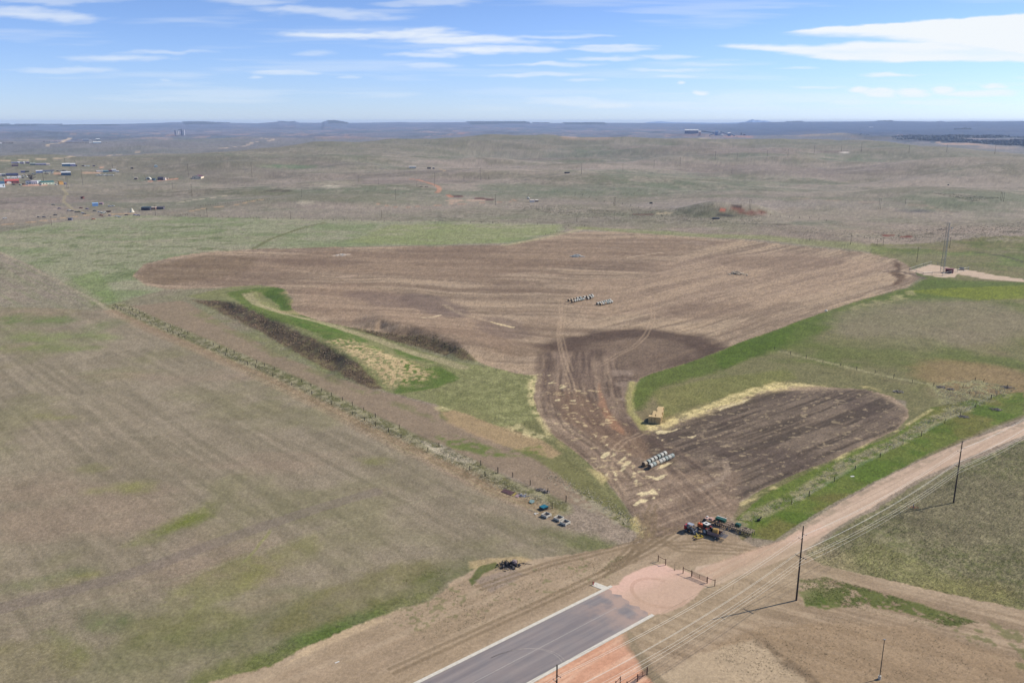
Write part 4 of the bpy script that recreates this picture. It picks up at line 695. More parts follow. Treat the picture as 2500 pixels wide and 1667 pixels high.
# light pole on a concrete foot, lower right
lp = hit(2147, 1657); t = thing('light_pole', tuple(lp), 'thin dark metal pole on a white concrete foot in the graded dirt', 'pole')
MB().cyl((0, 0, 0), (0, 0, .9), .32, .3, 14).build('concrete_foot', conc, t); MB().cyl((0, 0, .9), (0, 0, 9.6), .1, .07, 8).build('pole', mm('dark_metal', (60, 56, 58)), t); MB().box((0, 0, 9.65), (.5, .25, .12)).build('lamp_head', mm('lamp_grey', (150, 150, 155)), t)
# blue marker post with orange netting near second pole
mk = hit(2229.5, 1240); t = thing('marker_post', tuple(mk), 'blue marker post wrapped in torn orange netting in the grass', 'marker')
MB().cyl((0, 0, 0), (0, 0, 1.5), .09, n=8).build('post', mm('blue_paint', (60, 70, 130)), t); q_ = MB()
for i in range(40): a_ = random.random()*6.28; r_ = random.uniform(.3, 1.8); q_.box((r_*math.cos(a_), r_*math.sin(a_)*.5, random.uniform(.05, .5)), (random.uniform(.2, .8), .04, .05), rz=random.random()*3)
q_.build('netting', mm('orange_netting', (176, 100, 62)), t)
# ------------------------------------------------------------------ pipe fences and gate
def pf(name, pts, label, gatei=None, h=1.85, cat='pipe fence', loc=None):
    P_ = [hit(*q) for q in pts]; o0 = P_[0]; t = thing(name, tuple(o0), label, cat)
    L_ = [Vector(q)-Vector(o0) for q in P_]
    for q in L_: MB().cyl(q, q+Vector((0, 0, h)), .11, n=8).build('post', rust, t)
    for i in range(len(L_)-1):
        a, c = L_[i], L_[i+1]
        if i == gatei:
            g = MB(); a2 = a+(c-a)*.04; c2 = a+(c-a)*.96
            for k_ in range(7): z = Vector((0, 0, .3+k_*.22)); g.cyl(a2+z, c2+z, .038, n=6)
            for tt in (0, .5, 1): p_ = a2+(c2-a2)*tt; g.cyl(p_+Vector((0, 0, .3)), p_+Vector((0, 0, 1.62)), .05, n=6)
            g.build('gate_panel', rust, t)
        else: MB().cyl(a+Vector((0, 0, h*.82)), c+Vector((0, 0, h*.82)), .065, n=6).build('rail', rust, t)
    return t
z6 = lambda x, y: (1560+x/10.69, 1340+y/10.69)
pf('pipe_brace', [z6(500, 318), z6(692, 415)], 'rusty two-post pipe brace standing alone left of the gate')
pf('pipe_gate', [z6(1150, 628), z6(1368, 717), z6(1780, 888), z6(1977, 958)], 'rusty closed pipe gate between braced posts at the pink gravel', 1, cat='gate')
pf('pipe_gate', [(1579.8, 1645.5), (1556, 1663), (1530, 1681), (1505, 1698)], 'rusty pipe gate cut by the bottom edge on orange gravel', 0, cat='gate')
pf('pipe_fence', [(1514, 1668), (1503, 1680)], 'single leaning rusty panel left of the bottom gate')
sk = hit(*z6(930, 540)); MB().cyl((0, 0, 0), (0, 0, 1.7), .03, n=6).rock((0, 0, .05), .3, .3, 4)
tag(MB().cyl((0, 0, 0), (0, 0, 1.7), .035, n=6).rock((0, 0, .03), .28, .3, 4).build('survey_stake', wood, loc=tuple(sk)), 'thin grey survey stake on the gravel between brace and gate', 'stake')
for q, lb in (((1789, 1440), 'thin wire stake under the lines left of the near pole'), ((1836, 1460), 'short wire stake by the shadow of the near pole'), ((2000, 1490), None)):
    if lb: tag(MB().cyl((0, 0, 0), (.05, 0, 1.3), .025, n=5).build('wire_stake', wood, loc=tuple(hit(*q))), lb, 'stake')
# ------------------------------------------------------------------ wire fences
def fence(name, bases, label, h=1.7, r=.13, wires=3, wtk=.012, m_=None):
    P_ = [hit(*q) for q in bases]; o0 = Vector(P_[0]); t = thing(name, tuple(o0), label, 'fence'); g = random.Random(len(bases))
    for q in P_[:100]:
        q = Vector(q)-o0; hh = h*g.uniform(.85, 1.15); MB().cyl(q-Vector((0, 0, .7)), q+Vector((g.uniform(-.12, .12), g.uniform(-.12, .12), hh)), r*g.uniform(.8, 1.2), n=6).build('post', m_ or wood, t)
    if wires:
        w_ = MB()
        for i in range(len(P_)-1):
            a = Vector(P_[i])-o0; c = Vector(P_[i+1])-o0
            if (c-a).length < 60:
                for k_ in range(wires): z = Vector((0, 0, h*(.3+.3*k_))); w_.cyl(a+z, c+z, wtk, n=4, cap=False)
        w_.build('wire', steel, t)
    return t
z1 = lambda *p: z3(0, 500, 3.675, *p); z2 = lambda *p: z3(600, 850, 3.675, *p); zz3 = lambda *p: z3(1200, 850, 3.5636, *p)
fence('post_and_wire_fence', z1((1053, 928), (1163, 932), (1190, 950), (1222, 962), (1253, 975), (1298, 998), (1390, 1038), (1481, 1078), (1532, 1098), (1633, 1140), (1686, 1165), (1849, 1235), (1915, 1265), (1973, 1290), (2033, 1315), (2103, 1335))+z2((100, 135), (172, 165), (257, 200), (335, 232), (415, 268), (502, 305), (588, 350), (680, 388), (770, 430), (868, 472), (957, 515), (1058, 560), (1165, 618), (1378, 720), (1735, 887), (2110, 1045), (2262, 1112))+zz3((55, 1075), (185, 1118), (337, 1187), (490, 1255), (647, 1330)), 'long weathered fence on the far side of the grassy strip')
fence('post_and_wire_fence', z1((1040, 915), (1053, 935), (1083, 948), (1113, 960), (1175, 990), (1220, 1010), (1262, 1035), (1356, 1078), (1503, 1140), (1552, 1160), (1603, 1178), (1660, 1200), (2023, 1355), (2222, 1440), (2297, 1470))+z2((90, 185), (242, 258), (410, 335), (590, 415), (772, 505), (960, 598), (1068, 650), (1165, 700), (1282, 752), (1393, 810), (1633, 930), (2008, 1092), (2148, 1145))+zz3((528, 1390),), 'long weathered fence on the near side of the grassy strip')
fence('post_and_wire_fence', z3(1840, 850, 3.5636, (180, 12), (318, 55), (456, 88), (602, 125), (755, 155), (895, 188), (1055, 218), (1217, 255), (1380, 300), (1567, 330), (1880, 390), (2067, 435)), 'fence crossing the right pasture to the weedy corner')
fence('corner_fence', z3(1840, 850, 3.5636, (1818, 348), (1925, 280), (2000, 293), (2205, 348), (2115, 412), (2067, 437)), 'dark brace posts round the weedy corner of the right pasture', r=.12, wires=1)
fence('post_and_wire_fence', z3(1840, 850, 3.5636, (2067, 437), (1930, 507), (1795, 590), (1662, 650), (1458, 758), (1300, 830), (1100, 945), (880, 1060), (700, 1160), (480, 1290), (330, 1360)), 'fence along the weedy bank beside the dirt road')
fence('post_and_wire_fence', z3(0, 240, 3.675, (1570, 1050), (1620, 1052), (1665, 1052), (1685, 1053), (1745, 1058), (1800, 1060), (1860, 1068), (1910, 1066), (1960, 1068), (2000, 1070), (2050, 1071), (2100, 1072), (2150, 1073), (2200, 1074), (2250, 1074), (2300, 1075))+z3(600, 240, 3.675, (15, 1078), (68, 1080), (120, 1083), (200, 1085), (280, 1087), (332, 1088), (405, 1090), (520, 1090), (640, 1092), (690, 1092), (785, 1098), (885, 1098), (938, 1100), (1040, 1102), (1150, 1104), (1247, 1108), (1383, 1110), (1482, 1112), (1600, 1114), (1700, 1115), (1790, 1117), (1920, 1119), (2015, 1120), (2113, 1121), (2218, 1123))+z3(1200, 240, 3.5636, (10, 1085), (58, 1090), (150, 1093), (293, 1095), (400, 1100), (530, 1106), (668, 1112), (745, 1112), (810, 1115)), 'far fence along the top edge of the pale green field', h=1.9, r=.16, wires=0, m_=dwood)
fence('post_and_wire_fence', z3(1200, 240, 3.5636, (810, 1118), (715, 1132), (640, 1145), (568, 1165), (515, 1178), (470, 1190), (380, 1212), (290, 1228)), 'fence coming down the pale weed strip behind the tilled field', h=1.7, r=.14, wires=0, m_=dwood)
fence('post_and_wire_fence', z3(1840, 240, 3.5636, (65, 1005), (147, 1018), (230, 1033), (310, 1040), (398, 1045), (486, 1046), (567, 1060), (620, 1066), (632, 1070)), 'short far fence running over the red-scarred knoll', h=2.2, r=.2, wires=0, m_=dwood)
fence('corral_fence', z3(0, 240, 3.675, *[(1780+i*22, 972-i*2.2) for i in range(30)]), 'close-set corral fence below the straight pale road', h=1.8, r=.2, wires=0, m_=dwood)
fence('field_fence', z3(1200, 240, 3.5636, (545, 815), (575, 812), (640, 830), (728, 845), (790, 850), (850, 868), (910, 890), (980, 905), (1060, 920), (1140, 925), (1210, 940), (1280, 955), (1380, 965)), 'distant fence between the white tanks and the pale flat', h=2.4, r=.2, wires=0, m_=dwood)
# ------------------------------------------------------------------ distant poles
def solve_h(base, topy):
    lo, hi = 0., 70.
    for _ in range(40):
        m_ = (lo+hi)/2; q = np.array([base[0], base[1], base[2]+m_])-[0, 0, CAMH]
        zc = q[1]*math.cos(PITCH)-q[2]*math.sin(PITCH); yc = q[1]*math.sin(PITCH)+q[2]*math.cos(PITCH)
        if 833.5-FPX*yc/zc > topy: lo = m_
        else: hi = m_
    return lo
farp = []
zA = lambda l: [((x/3.675, 240+b_/3.675), 240+t_/3.675) for x, b_, t_ in l]
farp += zA([(1692, 705, 590), (2262, 715, 575), (395, 770, 625), (745, 780, 640), (601, 810, 700), (613, 812, 705), (1550, 822, 752), (1724, 882, 775), (1397, 1055, 955), (1860, 1068, 985), (465, 1140, 1060), (585, 592, 538), (675, 590, 555), (1307, 742, 695), (293, 600, 555), (1010, 625, 590)])
farp += [((600+x/3.675, 240+b_/3.675), 240+t_/3.675) for x, b_, t_ in ((1010, 757, 680), (1695, 790, 665), (2105, 733, 625), (503, 888, 815), (1346, 912, 815), (2240, 960, 860), (403, 1085, 1020), (1220, 1075, 1005), (1190, 775, 728), (1535, 790, 745), (1958, 745, 705), (2177, 725, 690))]
farp += [((1200+x/3.5636, 240+b_/3.5636), 240+t_/3.5636) for x, b_, t_ in ((783, 663, 570), (1142, 640, 565), (1413, 617, 540), (1640, 592, 515), (1945, 540, 462), (2135, 535, 475), (318, 875, 830), (1066, 937, 858), (1075, 937, 862), (742, 1078, 1030), (2240, 973, 875), (2252, 975, 878), (2090, 655, 600))]
farp += [((1840+x/3.5636, 240+b_/3.5636), 240+t_/3.5636) for x, b_, t_ in ((115, 533, 455), (297, 515, 445), (525, 487, 412), (762, 468, 405), (935, 468, 390), (1350, 480, 412), (1678, 470, 405), (2097, 485, 405), (1088, 966, 870), (1101, 966, 873), (1320, 920, 870), (2145, 890, 815), (2157, 893, 818), (2172, 900, 820), (487, 1240, 1195), (843, 1270, 1190), (1072, 1282, 1230), (1125, 1282, 1210))]
farp += [((2238.0, 640), 602.5), ((2318, 605.5), 578.8)]
farp.sort(key=lambda q: q[0][0])
near_words = lambda x, y: ('among the village trailers' if x < 190 and y < 450 else 'by the track through the scattered junk' if x < 260 else 'on the plain left of the maroon-roofed shop' if x < 455 else 'on the plain before the green hollow' if x < 760 else 'near the winding orange track' if x < 1110 else 'right of the orange track' if x < 1330 else 'on the grey flat before the knoll' if x < 1700 else 'on the plain around the red-scarred knoll' if x < 1930 else 'on the rise below the river bluff' if y < 400 else 'on the flats left of the lattice tower' if x < 2270 else 'on the flats right of the lattice tower')
cnt = {}
for (b_, ty) in farp:
    q = hit(*b_); h = solve_h(q, ty); wd_ = near_words(*b_); cnt[wd_] = cnt.get(wd_, 0)+1
for (b_, ty) in farp:
    q = hit(*b_); h = solve_h(q, ty); wd_ = near_words(*b_); k_ = cnt.get('_'+wd_, 0); cnt['_'+wd_] = k_+1
    dist = math.hypot(q[0], q[1]); r_ = max(.17, dist*.00012)
    t = thing('distant_pole', tuple(q), '%s slender pole from the left %s' % (ORD[k_], wd_) if cnt[wd_] > 1 else 'only slender pole '+wd_, 'utility pole', 0, 'slender poles across the plain')
    MB().cyl((0, 0, 0), (0, 0, h), r_*1.15, r_*.8, 6).build('pole', dwood, t); MB().box((0, 0, h*.94), (min(3.4, h*.22), .2, .18), rz=.35+.2*random.random()).build('crossarm', dwood, t)
# ------------------------------------------------------------------ machines
def wheel(t, x, y, r, w_, rimm, name='wheel'):
    M = Matrix.Translation((x, y, r)) @ Matrix.Rotation(math.pi/2, 4, 'X')
    pr = [(r*.62, -w_/2), (r*.9, -w_/2), (r, -w_*.32), (r, w_*.32), (r*.9, w_/2), (r*.62, w_/2)]
    b_ = MB().lathe(pr, 22, M)
    for i in range(22):
        a_ = i*2*math.pi/22; b_.box((x+r*math.cos(a_), y, r+r*math.sin(a_)), (.09*r, w_*.8, .07*r), ry=-a_+math.pi/2*0)
    p = b_.build(name, black, t)
    MB().lathe([(.02, -w_/2-.03), (r*.25, -w_/2-.03), (r*.55, -w_/2+.02), (r*.63, -w_/2-.015), (r*.63, w_/2+.015), (r*.55, w_/2-.02), (r*.25, w_/2+.03), (.02, w_/2+.03)], 18, M).build('rim', rimm, p); return p
orange = mm('orange_paint', (232, 108, 44), rough=.4, var=.15, scale=2); rimw = mm('white_rim', (206, 214, 224), rough=.5, var=.1); glass = mm('cab_glass', (70, 84, 76), rough=.1, var=.15); white = mm('white_paint', (228, 226, 222), var=.08)
dred = mm('dull_red_paint', (150, 54, 34), rough=.5); gmet = mm('grey_machine_paint', (132, 140, 152), rough=.5); dk_ = mm('dark_machine_steel', (52, 52, 60), rough=.6)
zM = lambda x, y: (1640+x/10.69, 1220+y/10.69)
fr = hit(*zM(705, 812)); re = hit(*zM(905, 912)); ta = angw(re, fr)
cpos = (np.array(fr)+np.array(re))/2; side = Vector((-math.sin(ta), math.cos(ta)))     # left side of tractor faces the viewer
tl = np.array([cpos[0]-side.x*1.0, cpos[1]-side.y*1.0, 0])
if side.y > 0: tl = np.array([cpos[0]+side.x*1.0, cpos[1]+side.y*1.0, 0])
T = thing('tractor', tuple(tl), 'orange tractor with white cab roof and big white-rimmed rear wheels', 'tractor', ta); T.scale = (1.12, 1.1, 1.1)
MB().box((1.35, 0, 1.42), (1.9, .82, .62)).box((1.35, 0, 1.77), (1.8, .66, .1)).build('hood', orange, T)
MB().box((2.32, 0, 1.35), (.08, .7, .7)).build('grille', mm('pale_red_grille', (196, 120, 110)), T); MB().box((.6, 0, 1.0), (3.4, .5, .5)).box((-.9, 0, 1.0), (1.0, .8, .7)).build('chassis', dk_, T)
cb = MB().box((-.35, 0, 1.35), (1.4, 1.3, .5)).build('cab_base', dred, T)
MB().box((-.35, 0, 2.05), (1.3, 1.2, .95)).build('cab_glass', glass, T); pl = MB()
for x_ in (-.98, .28):
    for y_ in (-.6, .6): pl.box((x_, y_, 2.05), (.09, .09, 1.0))
pl.build('cab_pillar', dred, T); r_ = MB().box((-.38, 0, 2.62), (1.65, 1.5, .14)).build('cab_roof', white, T); MB().box((-.3, 0, 2.72), (.55, .5, .07)).build('roof_hatch', dk_, r_)
for y_ in (-.95, .95):
    MB().box((-.75, y_, 1.75), (1.3, .5, .08)).box((-.1, y_, 1.55), (.08, .5, .4), ry=.4).build('fender', dred, T); wheel(T, -.85, y_*1.02, .88, .5, rimw); wheel(T, 1.75, y_*.9, .52, .34, rimw)
MB().cyl((1.5, .22, 1.8), (1.5, .22, 2.7), .07, n=8).build('exhaust_stack', rust, T); MB().cyl((.75, -.25, 1.8), (.75, -.25, 2.3), .06, n=8).build('air_intake', dk_, T)
# bale carrier hitched behind
bc = hit(*zM(1180, 1000)); ba = angw(bc, re); BC = thing('bale_carrier', (bc[0]+side.x*(-1 if side.y < 0 else 1)*-.3, bc[1]+1.0, 0), 'weathered grey bale carrier with dark rear rack behind the tractor', 'farm trailer', ba)
greyb = mm('faded_maroon_panel', (142, 118, 116), var=.2)
MB().box((.2, 1.25, 1.25), (3.6, .08, .9), rx=.25).build('side_panel', greyb, BC); MB().box((.2, -1.25, 1.25), (3.6, .08, .9), rx=-.25).build('side_panel', greyb, BC)
MB().box((.1, 0, .85), (4.2, 2.0, .12)).box((2.9, 0, .7), (1.8, .16, .16)).build('frame', dk_, BC)
for y_ in (-1.45, 1.45): wheel(BC, -.7, y_, .42, .3, rimw)
rk = MB()
for i in range(7): rk.box((-2.6, -1.1+i*.36, 1.0), (1.7, .07, .07)); 
for i in range(5): rk.box((-1.9-i*.36, 0, 1.04), (.08, 2.3, .08))
for y_ in (-1.1, 1.1): rk.box((-2.1, y_, 1.5), (.08, .08, 1.1))
rk.box((-2.1, 0, 2.05), (.08, 2.3, .08)).build('rear_rack', mm('blue_grey_steel', (96, 104, 124)), BC)
def rbale_mesh(L_, r_, side_, end_, nm='net_wrap'):
    n_ = 22; M = Matrix.Rotation(math.pi/2, 4, 'Y'); pr = [(r_*.9, -L_/2), (r_*.98, -L_/2+.06), (r_, -L_*.2), (r_*1.01, 0), (r_, L_*.2), (r_*.98, L_/2-.06), (r_*.9, L_/2)]
    return MB().lathe(pr, n_, M)
straw = mm('yellow_straw', (208, 164, 86), var=.3, scale=5, bump=.6)
hb = MB().lathe([(.3, -.75), (.82, -.75), (.85, -.7), (.85, .7), (.82, .75), (.3, .75)], 22, Matrix.Rotation(math.pi/2, 4, 'Y'))
hbo = hb.build('round_bale', straw, loc=(BC.location.x, BC.location.y, 1.75), rz=ba+.25, smooth=False); tag(hbo, 'golden round hay bale riding on the grey bale carrier', 'hay bale')
# skid steer
s1 = hit(*zM(350, 860)); s2 = hit(*zM(560, 900)); sa = angw(s1, s2)-.35; SS = thing('skid_steer', (s1[0]+1.7, s1[1]+.9, 0), 'grey and red skid steer loader parked left of the orange tractor', 'skid steer', sa); SS.scale = (1.15, 1.12, 1.12)
MB().box((-1.15, 0, 1.0), (.75, 1.3, 1.1)).box((-.85, 0, 1.5), (.3, 1.2, .25)).build('engine_hood', mm('bright_red_paint', (196, 26, 34), rough=.4), SS)
MB().box((0, 0, .72), (2.2, 1.1, .6)).build('body', dk_, SS); cg = MB()
for x_ in (-.65, .6):
    for y_ in (-.5, .5): cg.box((x_, y_, 1.5), (.09, .09, 1.2))
cg.box((-.65, 0, 1.5), (.05, 1.0, 1.1)).build('cab_frame', gmet, SS); MB().box((-.05, 0, 2.12), (1.5, 1.15, .1)).build('cab_roof', mm('pale_blue_grey', (168, 174, 192)), SS); MB().box((.1, 0, 1.15), (.5, .5, .5)).build('seat', black, SS)
for y_ in (-.72, .72):
    MB().box((-.2, y_, 1.55), (2.2, .13, .2), ry=.1).box((1.05, y_, 1.1), (.16, .13, .95), ry=-.35).build('lift_arm', gmet, SS)
    for x_ in (-.7, .7): wheel(SS, x_, y_*1.0, .42, .32, gmet)
MB().box((1.55, 0, .3), (.5, 1.75, .06)).box((1.3, 0, .5), (.06, 1.75, .5)).box((1.5, -.86, .42), (.5, .05, .35)).box((1.5, .86, .42), (.5, .05, .35)).build('bucket', mm('worn_bucket_steel', (176, 180, 190), metal=.3), SS)
# yellow implement
yi = hit(*zM(700, 985)); ya = angw(hit(*zM(590, 990)), hit(*zM(815, 930))); yel = mm('yellow_paint', (222, 196, 60), rough=.5); YI = thing('box_scraper', (yi[0], yi[1], .0), 'small yellow framed scraper lying on the dirt before the tractor', 'implement', ya)
MB().box((0, .75, .35), (2.4, .16, .2)).box((0, -.6, .35), (2.4, .16, .2)).box((-1.15, .07, .35), (.16, 1.5, .2)).box((1.15, .07, .35), (.16, 1.5, .2)).box((0, .07, .38), (.16, 1.5, .16)).build('frame', yel, YI)
MB().cyl((-.2, .1, .45), (0, 1.3, 1.0), .06, n=6).cyl((.2, .1, .45), (0, 1.3, 1.0), .06, n=6).build('hitch', yel, YI); MB().box((-1.5, -.5, .2), (.8, .5, .3)).build('blade', mm('brown_worn_steel', (92, 64, 56)), YI)
# seeder with long ladder frame
e0 = hit(*zM(1090, 640)); e1 = hit(*zM(2050, 960)); ea = angw(e0, e1); el_ = math.hypot(e1[0]-e0[0], e1[1]-e0[1])
dn = Vector((-math.sin(ea), math.cos(ea))); up_ = dn if dn.y > 0 else -dn
SD = thing('seed_drill', (e0[0]+up_.x*1.3, e0[1]+up_.y*1.3, 0), 'long rusty seed drill frame with dark green seed box behind the tractor', 'seed drill', ea)
green = mm('dark_green_paint', (30, 92, 74), rough=.5); tan_ = mm('faded_tan_steel', (188, 168, 150), var=.3, scale=2); brn = mm('brown_frame', (110, 84, 74), var=.3, scale=2)
L0 = el_+.2; f_ = MB()
for y_, z_ in ((-1.25, 1.0), (0, 1.0), (1.2, 1.0)): f_.box((L0/2, y_, z_), (L0, .16, .16))
f_.build('main_frame', tan_, SD); f_ = MB(); k_ = .4
while k_ < L0: f_.box((k_, 0, 1.12), (.1, 2.6, .08)); k_ += .62
f_.build('cross_member', brn, SD); f_ = MB(); k_ = .5
while k_ < L0: f_.box((k_, -1.0, .5), (.06, .25, 1.0), rx=.3).box((k_+.3, 0.6, .5), (.06, .25, 1.0), rx=.3); k_ += .62
f_.build('opener', dk_, SD); f_ = MB()
for i in range(46): f_.box((random.uniform(7.5, L0), random.uniform(-1.1, 1.1), 1.2), (random.uniform(.3, 1.3), .09, .09), rz=random.choice((0, .6, -.6, 1.57)))
f_.build('lattice_brace', tan_, SD)
sb_ = MB(); prof = [(-.55, 0), (.55, 0), (.75, .95), (-.75, .95)]
sb_.add([(x_, y_, 1.15+z_) for x_ in (.15, 3.1) for y_, z_ in prof], [(0, 1, 2, 3), (7, 6, 5, 4), (0, 4, 5, 1), (1, 5, 6, 2), (2, 6, 7, 3), (3, 7, 4, 0)]); sbx = sb_.build('seed_box', green, SD)
MB().box((1.62, .62, 2.14), (3.0, .3, .1)).build('lid', white, sbx); MB().prism([(1.3, .1), (1.9, .1), (1.6, .5)], 0, .02, Matrix.Translation((0, -.83, 1.2)) @ Matrix.Rotation(R(80), 4, 'X')).build('red_emblem', red, sbx)
MB().box((6.9, .3, 1.55), (1.5, 1.2, .7)).box((6.9, .3, 1.95), (1.2, .9, .12)).build('seed_box', green, SD); MB().cyl((2.6, .9, 1.2), (2.6, .9, 2.6), .06, n=6).build('marker_rod', dk_, SD)
for x_ in (.6, 4.6, 8.6, 12.5):
    if x_ < L0: wheel(SD, x_, 1.75, .38, .25, rimw); wheel(SD, x_, -1.7, .38, .25, rimw)
ct = hit(*zM(985, 560)); CT = thing('implement_cart', tuple(ct), 'small pinkish flat cart with black wheels at the left end of the seed drill', 'farm cart', ea)
MB().box((0, 0, .9), (2.6, 1.7, .16)).box((.6, 0, 1.15), (1.0, 1.2, .4)).build('deck', mm('pinkish_boards', (206, 168, 156), var=.2), CT); MB().box((-1.0, .4, 1.1), (.5, .5, .3)).build('toolbox', white, CT)
for x_, y_ in ((-1.2, .95), (-1.2, -.95), (1.0, .95)): wheel(CT, x_, y_, .45, .28, dk_)
bk = hit(*zM(2265, 550)); BK = thing('barrel', tuple(bk), 'black barrel tipped over in the bright grass right of the seed drill', 'barrel')
MB().lathe([(.25, -.5), (.36, -.48), (.36, .45), (.3, .5)], 16, Matrix.Translation((0, 0, .38)) @ Matrix.Rotation(R(70), 4, 'Y')).build('drum', black, BK); MB().cyl((.3, .1, .4), (.7, .5, 1.1), .1, n=6).cyl((.55, .5, .6), (.95, .45, 1.2), .16, n=6).build('spout', black, BK); MB().box((.25, -.1, .62), (.25, .3, .1)).build('white_label', white, BK)
# ------------------------------------------------------------------ bales
sq = mm('square_straw', (226, 196, 142), var=.22, scale=4, bump=.5); twine = mm('twine', (196, 164, 112))
a0 = hit(1601, 1034); a1 = hit(1612, 993); da = angw(a0, a1); ux = Vector((math.cos(da), math.sin(da))); vx = Vector((math.sin(da), -math.cos(da)))    # ux away, vx right
def sqb(): 
    b_ = MB().box((0, 0, .45), (1.16, 2.4, .88)); o_ = b_.build('square_bale', sq); bv = o_.modifiers.new('soft', 'BEVEL'); bv.width = .06; bv.segments = 2
    t_ = MB()
    for y_ in (-.8, -.4, 0, .4, .8): t_.box((0, y_, .45), (1.175, .02, .895))
    t_.build('twine', twine, o_); return o_
sbp = sqb(); tag(sbp, 'x', 'straw bale', 'stacked square straw bales'); first = True; g = random.Random(3)
def place_sq(al_, ac, z, rz, label):
    global first
    p = V2(a0)+ux*al_+vx*ac; loc = (p.x, p.y, z); rz = rz+g.uniform(-.03, .03)
    if first: sbp.location = loc; sbp.rotation_euler[2] = rz; sbp['label'] = label; first = False
    else: dup(sbp, loc, rz, label)
for i in range(11):
    for L_, nm in ((0, 'bottom'), (1, 'middle'), (2, 'top')): 
        if L_ == 2 and i in (0,): pass
        place_sq(.6+i*1.21, .75+.25*math.sin(i*1.3)*(L_ > 0), L_*.9, da+g.uniform(-.02, .02), 'square straw bale of the main stack, %s row from the front, %s layer' % (ORD[i], nm))
for k_, (al_, ac, zs) in enumerate(((1.25, -1.15, 3), (1.25, -2.4, 3), (3.8, -1.2, 3), (3.8, -2.4, 2), (6.3, -1.15, 3))):
    for L_ in range(zs): place_sq(al_, ac, L_*.9, da+math.pi/2 if False else da-math.pi/2, 'end-on straw bale left of the main stack, %s column, %s layer' % (('front inner', 'front outer', 'second inner', 'second outer', 'rear inner')[k_], ('bottom', 'second', 'third')[L_]))
wr = [mm('net_wrap_white', (198, 198, 192), var=.3, scale=6, bump=.4), mm('net_wrap_green', (160, 172, 170), var=.3, scale=6, bump=.4), mm('net_wrap_tan', (190, 172, 148), var=.3, scale=6, bump=.4)]
hayend = mm('dark_hay_end', (120, 98, 78), var=.35, scale=9, bump=.6)
protos = []
def rb(loc, rz, label, grp, k_):
    if len(protos) <= k_:
        o_ = rbale_mesh(1.5, .83, None, None).build('round_bale', wr[k_], loc=loc, rz=rz, smooth=False)
        for s_ in (-1, 1): MB().lathe([(.02, -.02), (.55, -.015), (.74, 0)], 18, Matrix.Translation((s_*.755, 0, 0)) @ Matrix.Rotation(s_*-math.pi/2, 4, 'Y')).build('bale_end', hayend, o_)
        tag(o_, label, 'hay bale', grp); protos.append(o_); return o_
    o_ = dup(protos[k_], loc, rz, label); o_['group'] = grp; return o_
def row(s_, e_, n_, nm, grp, dz=.82, jit=.05, col=None):
    A_, B_ = hit(*s_), hit(*e_); az_ = angw(A_, B_)
    for i in range(n_):
        t_ = i/max(1, n_-1); p = [A_[j]*(1-t_)+B_[j]*t_ for j in range(3)]
        k_ = min(len(protos), 2) if len(protos) < 3 else (col[i % len(col)] if col else random.choice((0, 0, 1, 2)))
        rb((p[0]+random.uniform(-jit, jit), p[1]+random.uniform(-jit, jit), p[2]+dz), az_+random.uniform(-.08, .08), '%s round bale from the left, %s' % (ORD[i], nm), grp, k_)
random.seed(11)
row((1588, 1142), (1640, 1118), 8, 'front row on the soil by the street end', 'round bales below the straw stack', col=(2, 0, 1, 0, 0, 1, 0, 1))
row((1574, 1137), (1622, 1112), 7, 'back row on the soil by the street end', 'round bales below the straw stack', col=(2, 1, 0, 0, 1, 0, 0))
row((1398, 738.5), (1424, 733), 6, 'front row of the middle bale line', 'round bales in the middle of the tilled field')
row((1389, 735.5), (1416, 730), 5, 'back row of the middle bale line', 'round bales in the middle of the tilled field')
row((1436, 731), (1448, 727), 3, 'front of the small cluster right of the middle line', 'round bales in the middle of the tilled field', jit=.4)
row((1426, 728.5), (1446, 724), 4, 'rear of the small cluster right of the middle line', 'round bales in the middle of the tilled field', jit=.4)
row((1467, 745.5), (1493, 740), 6, 'front row of the separate right-hand bale line', 'round bales in the middle of the tilled field')
row((1459, 744), (1489, 736), 7, 'back row of the separate right-hand bale line', 'round bales in the middle of the tilled field')
# ------------------------------------------------------------------ rock piles
def pile(px, py, w_px, n_, mc, label, seed, hs=1., rmax=.9):
    q = hit(px, py); w_ = w_px/FPX*math.hypot(q[0], q[1]); g = random.Random(seed); b_ = MB()
    for i in range(n_):
        x_ = g.gauss(0, .24)*w_; y_ = g.gauss(0, .2)*w_; hh = max(0, 1-math.hypot(x_/w_*2, y_/w_*2.2))*1.5*hs; r_ = g.uniform(.35, rmax); b_.rock((x_, y_, g.uniform(.1, 1)*hh+r_*.3), r_, .7, i+seed)
    return tag(b_.build('rock_pile', mc, loc=tuple(q)), label, 'rock pile', None)
pile(1408, 627, 30, 80, mm('grey_rock', (214, 216, 214), var=.4, scale=.8), 'grey heap of rocks in the upper middle of the tilled field', 5, 1.5)
pile(1799, 669, 36, 110, mm('tan_rock', (224, 206, 180), var=.45, scale=.8), 'tan heap of rocks in the right part of the tilled field', 9, 1.5)
pile(833, 624, 28, 34, mm('white_rock', (248, 240, 230), var=.25, scale=.8), 'low whitish heap of rocks in the upper left of the tilled field', 13, .8)
pile(2017, 760, 5, 5, MATS['white_rock'], 'single pale boulder at the right edge of the tilled field', 3, .4)
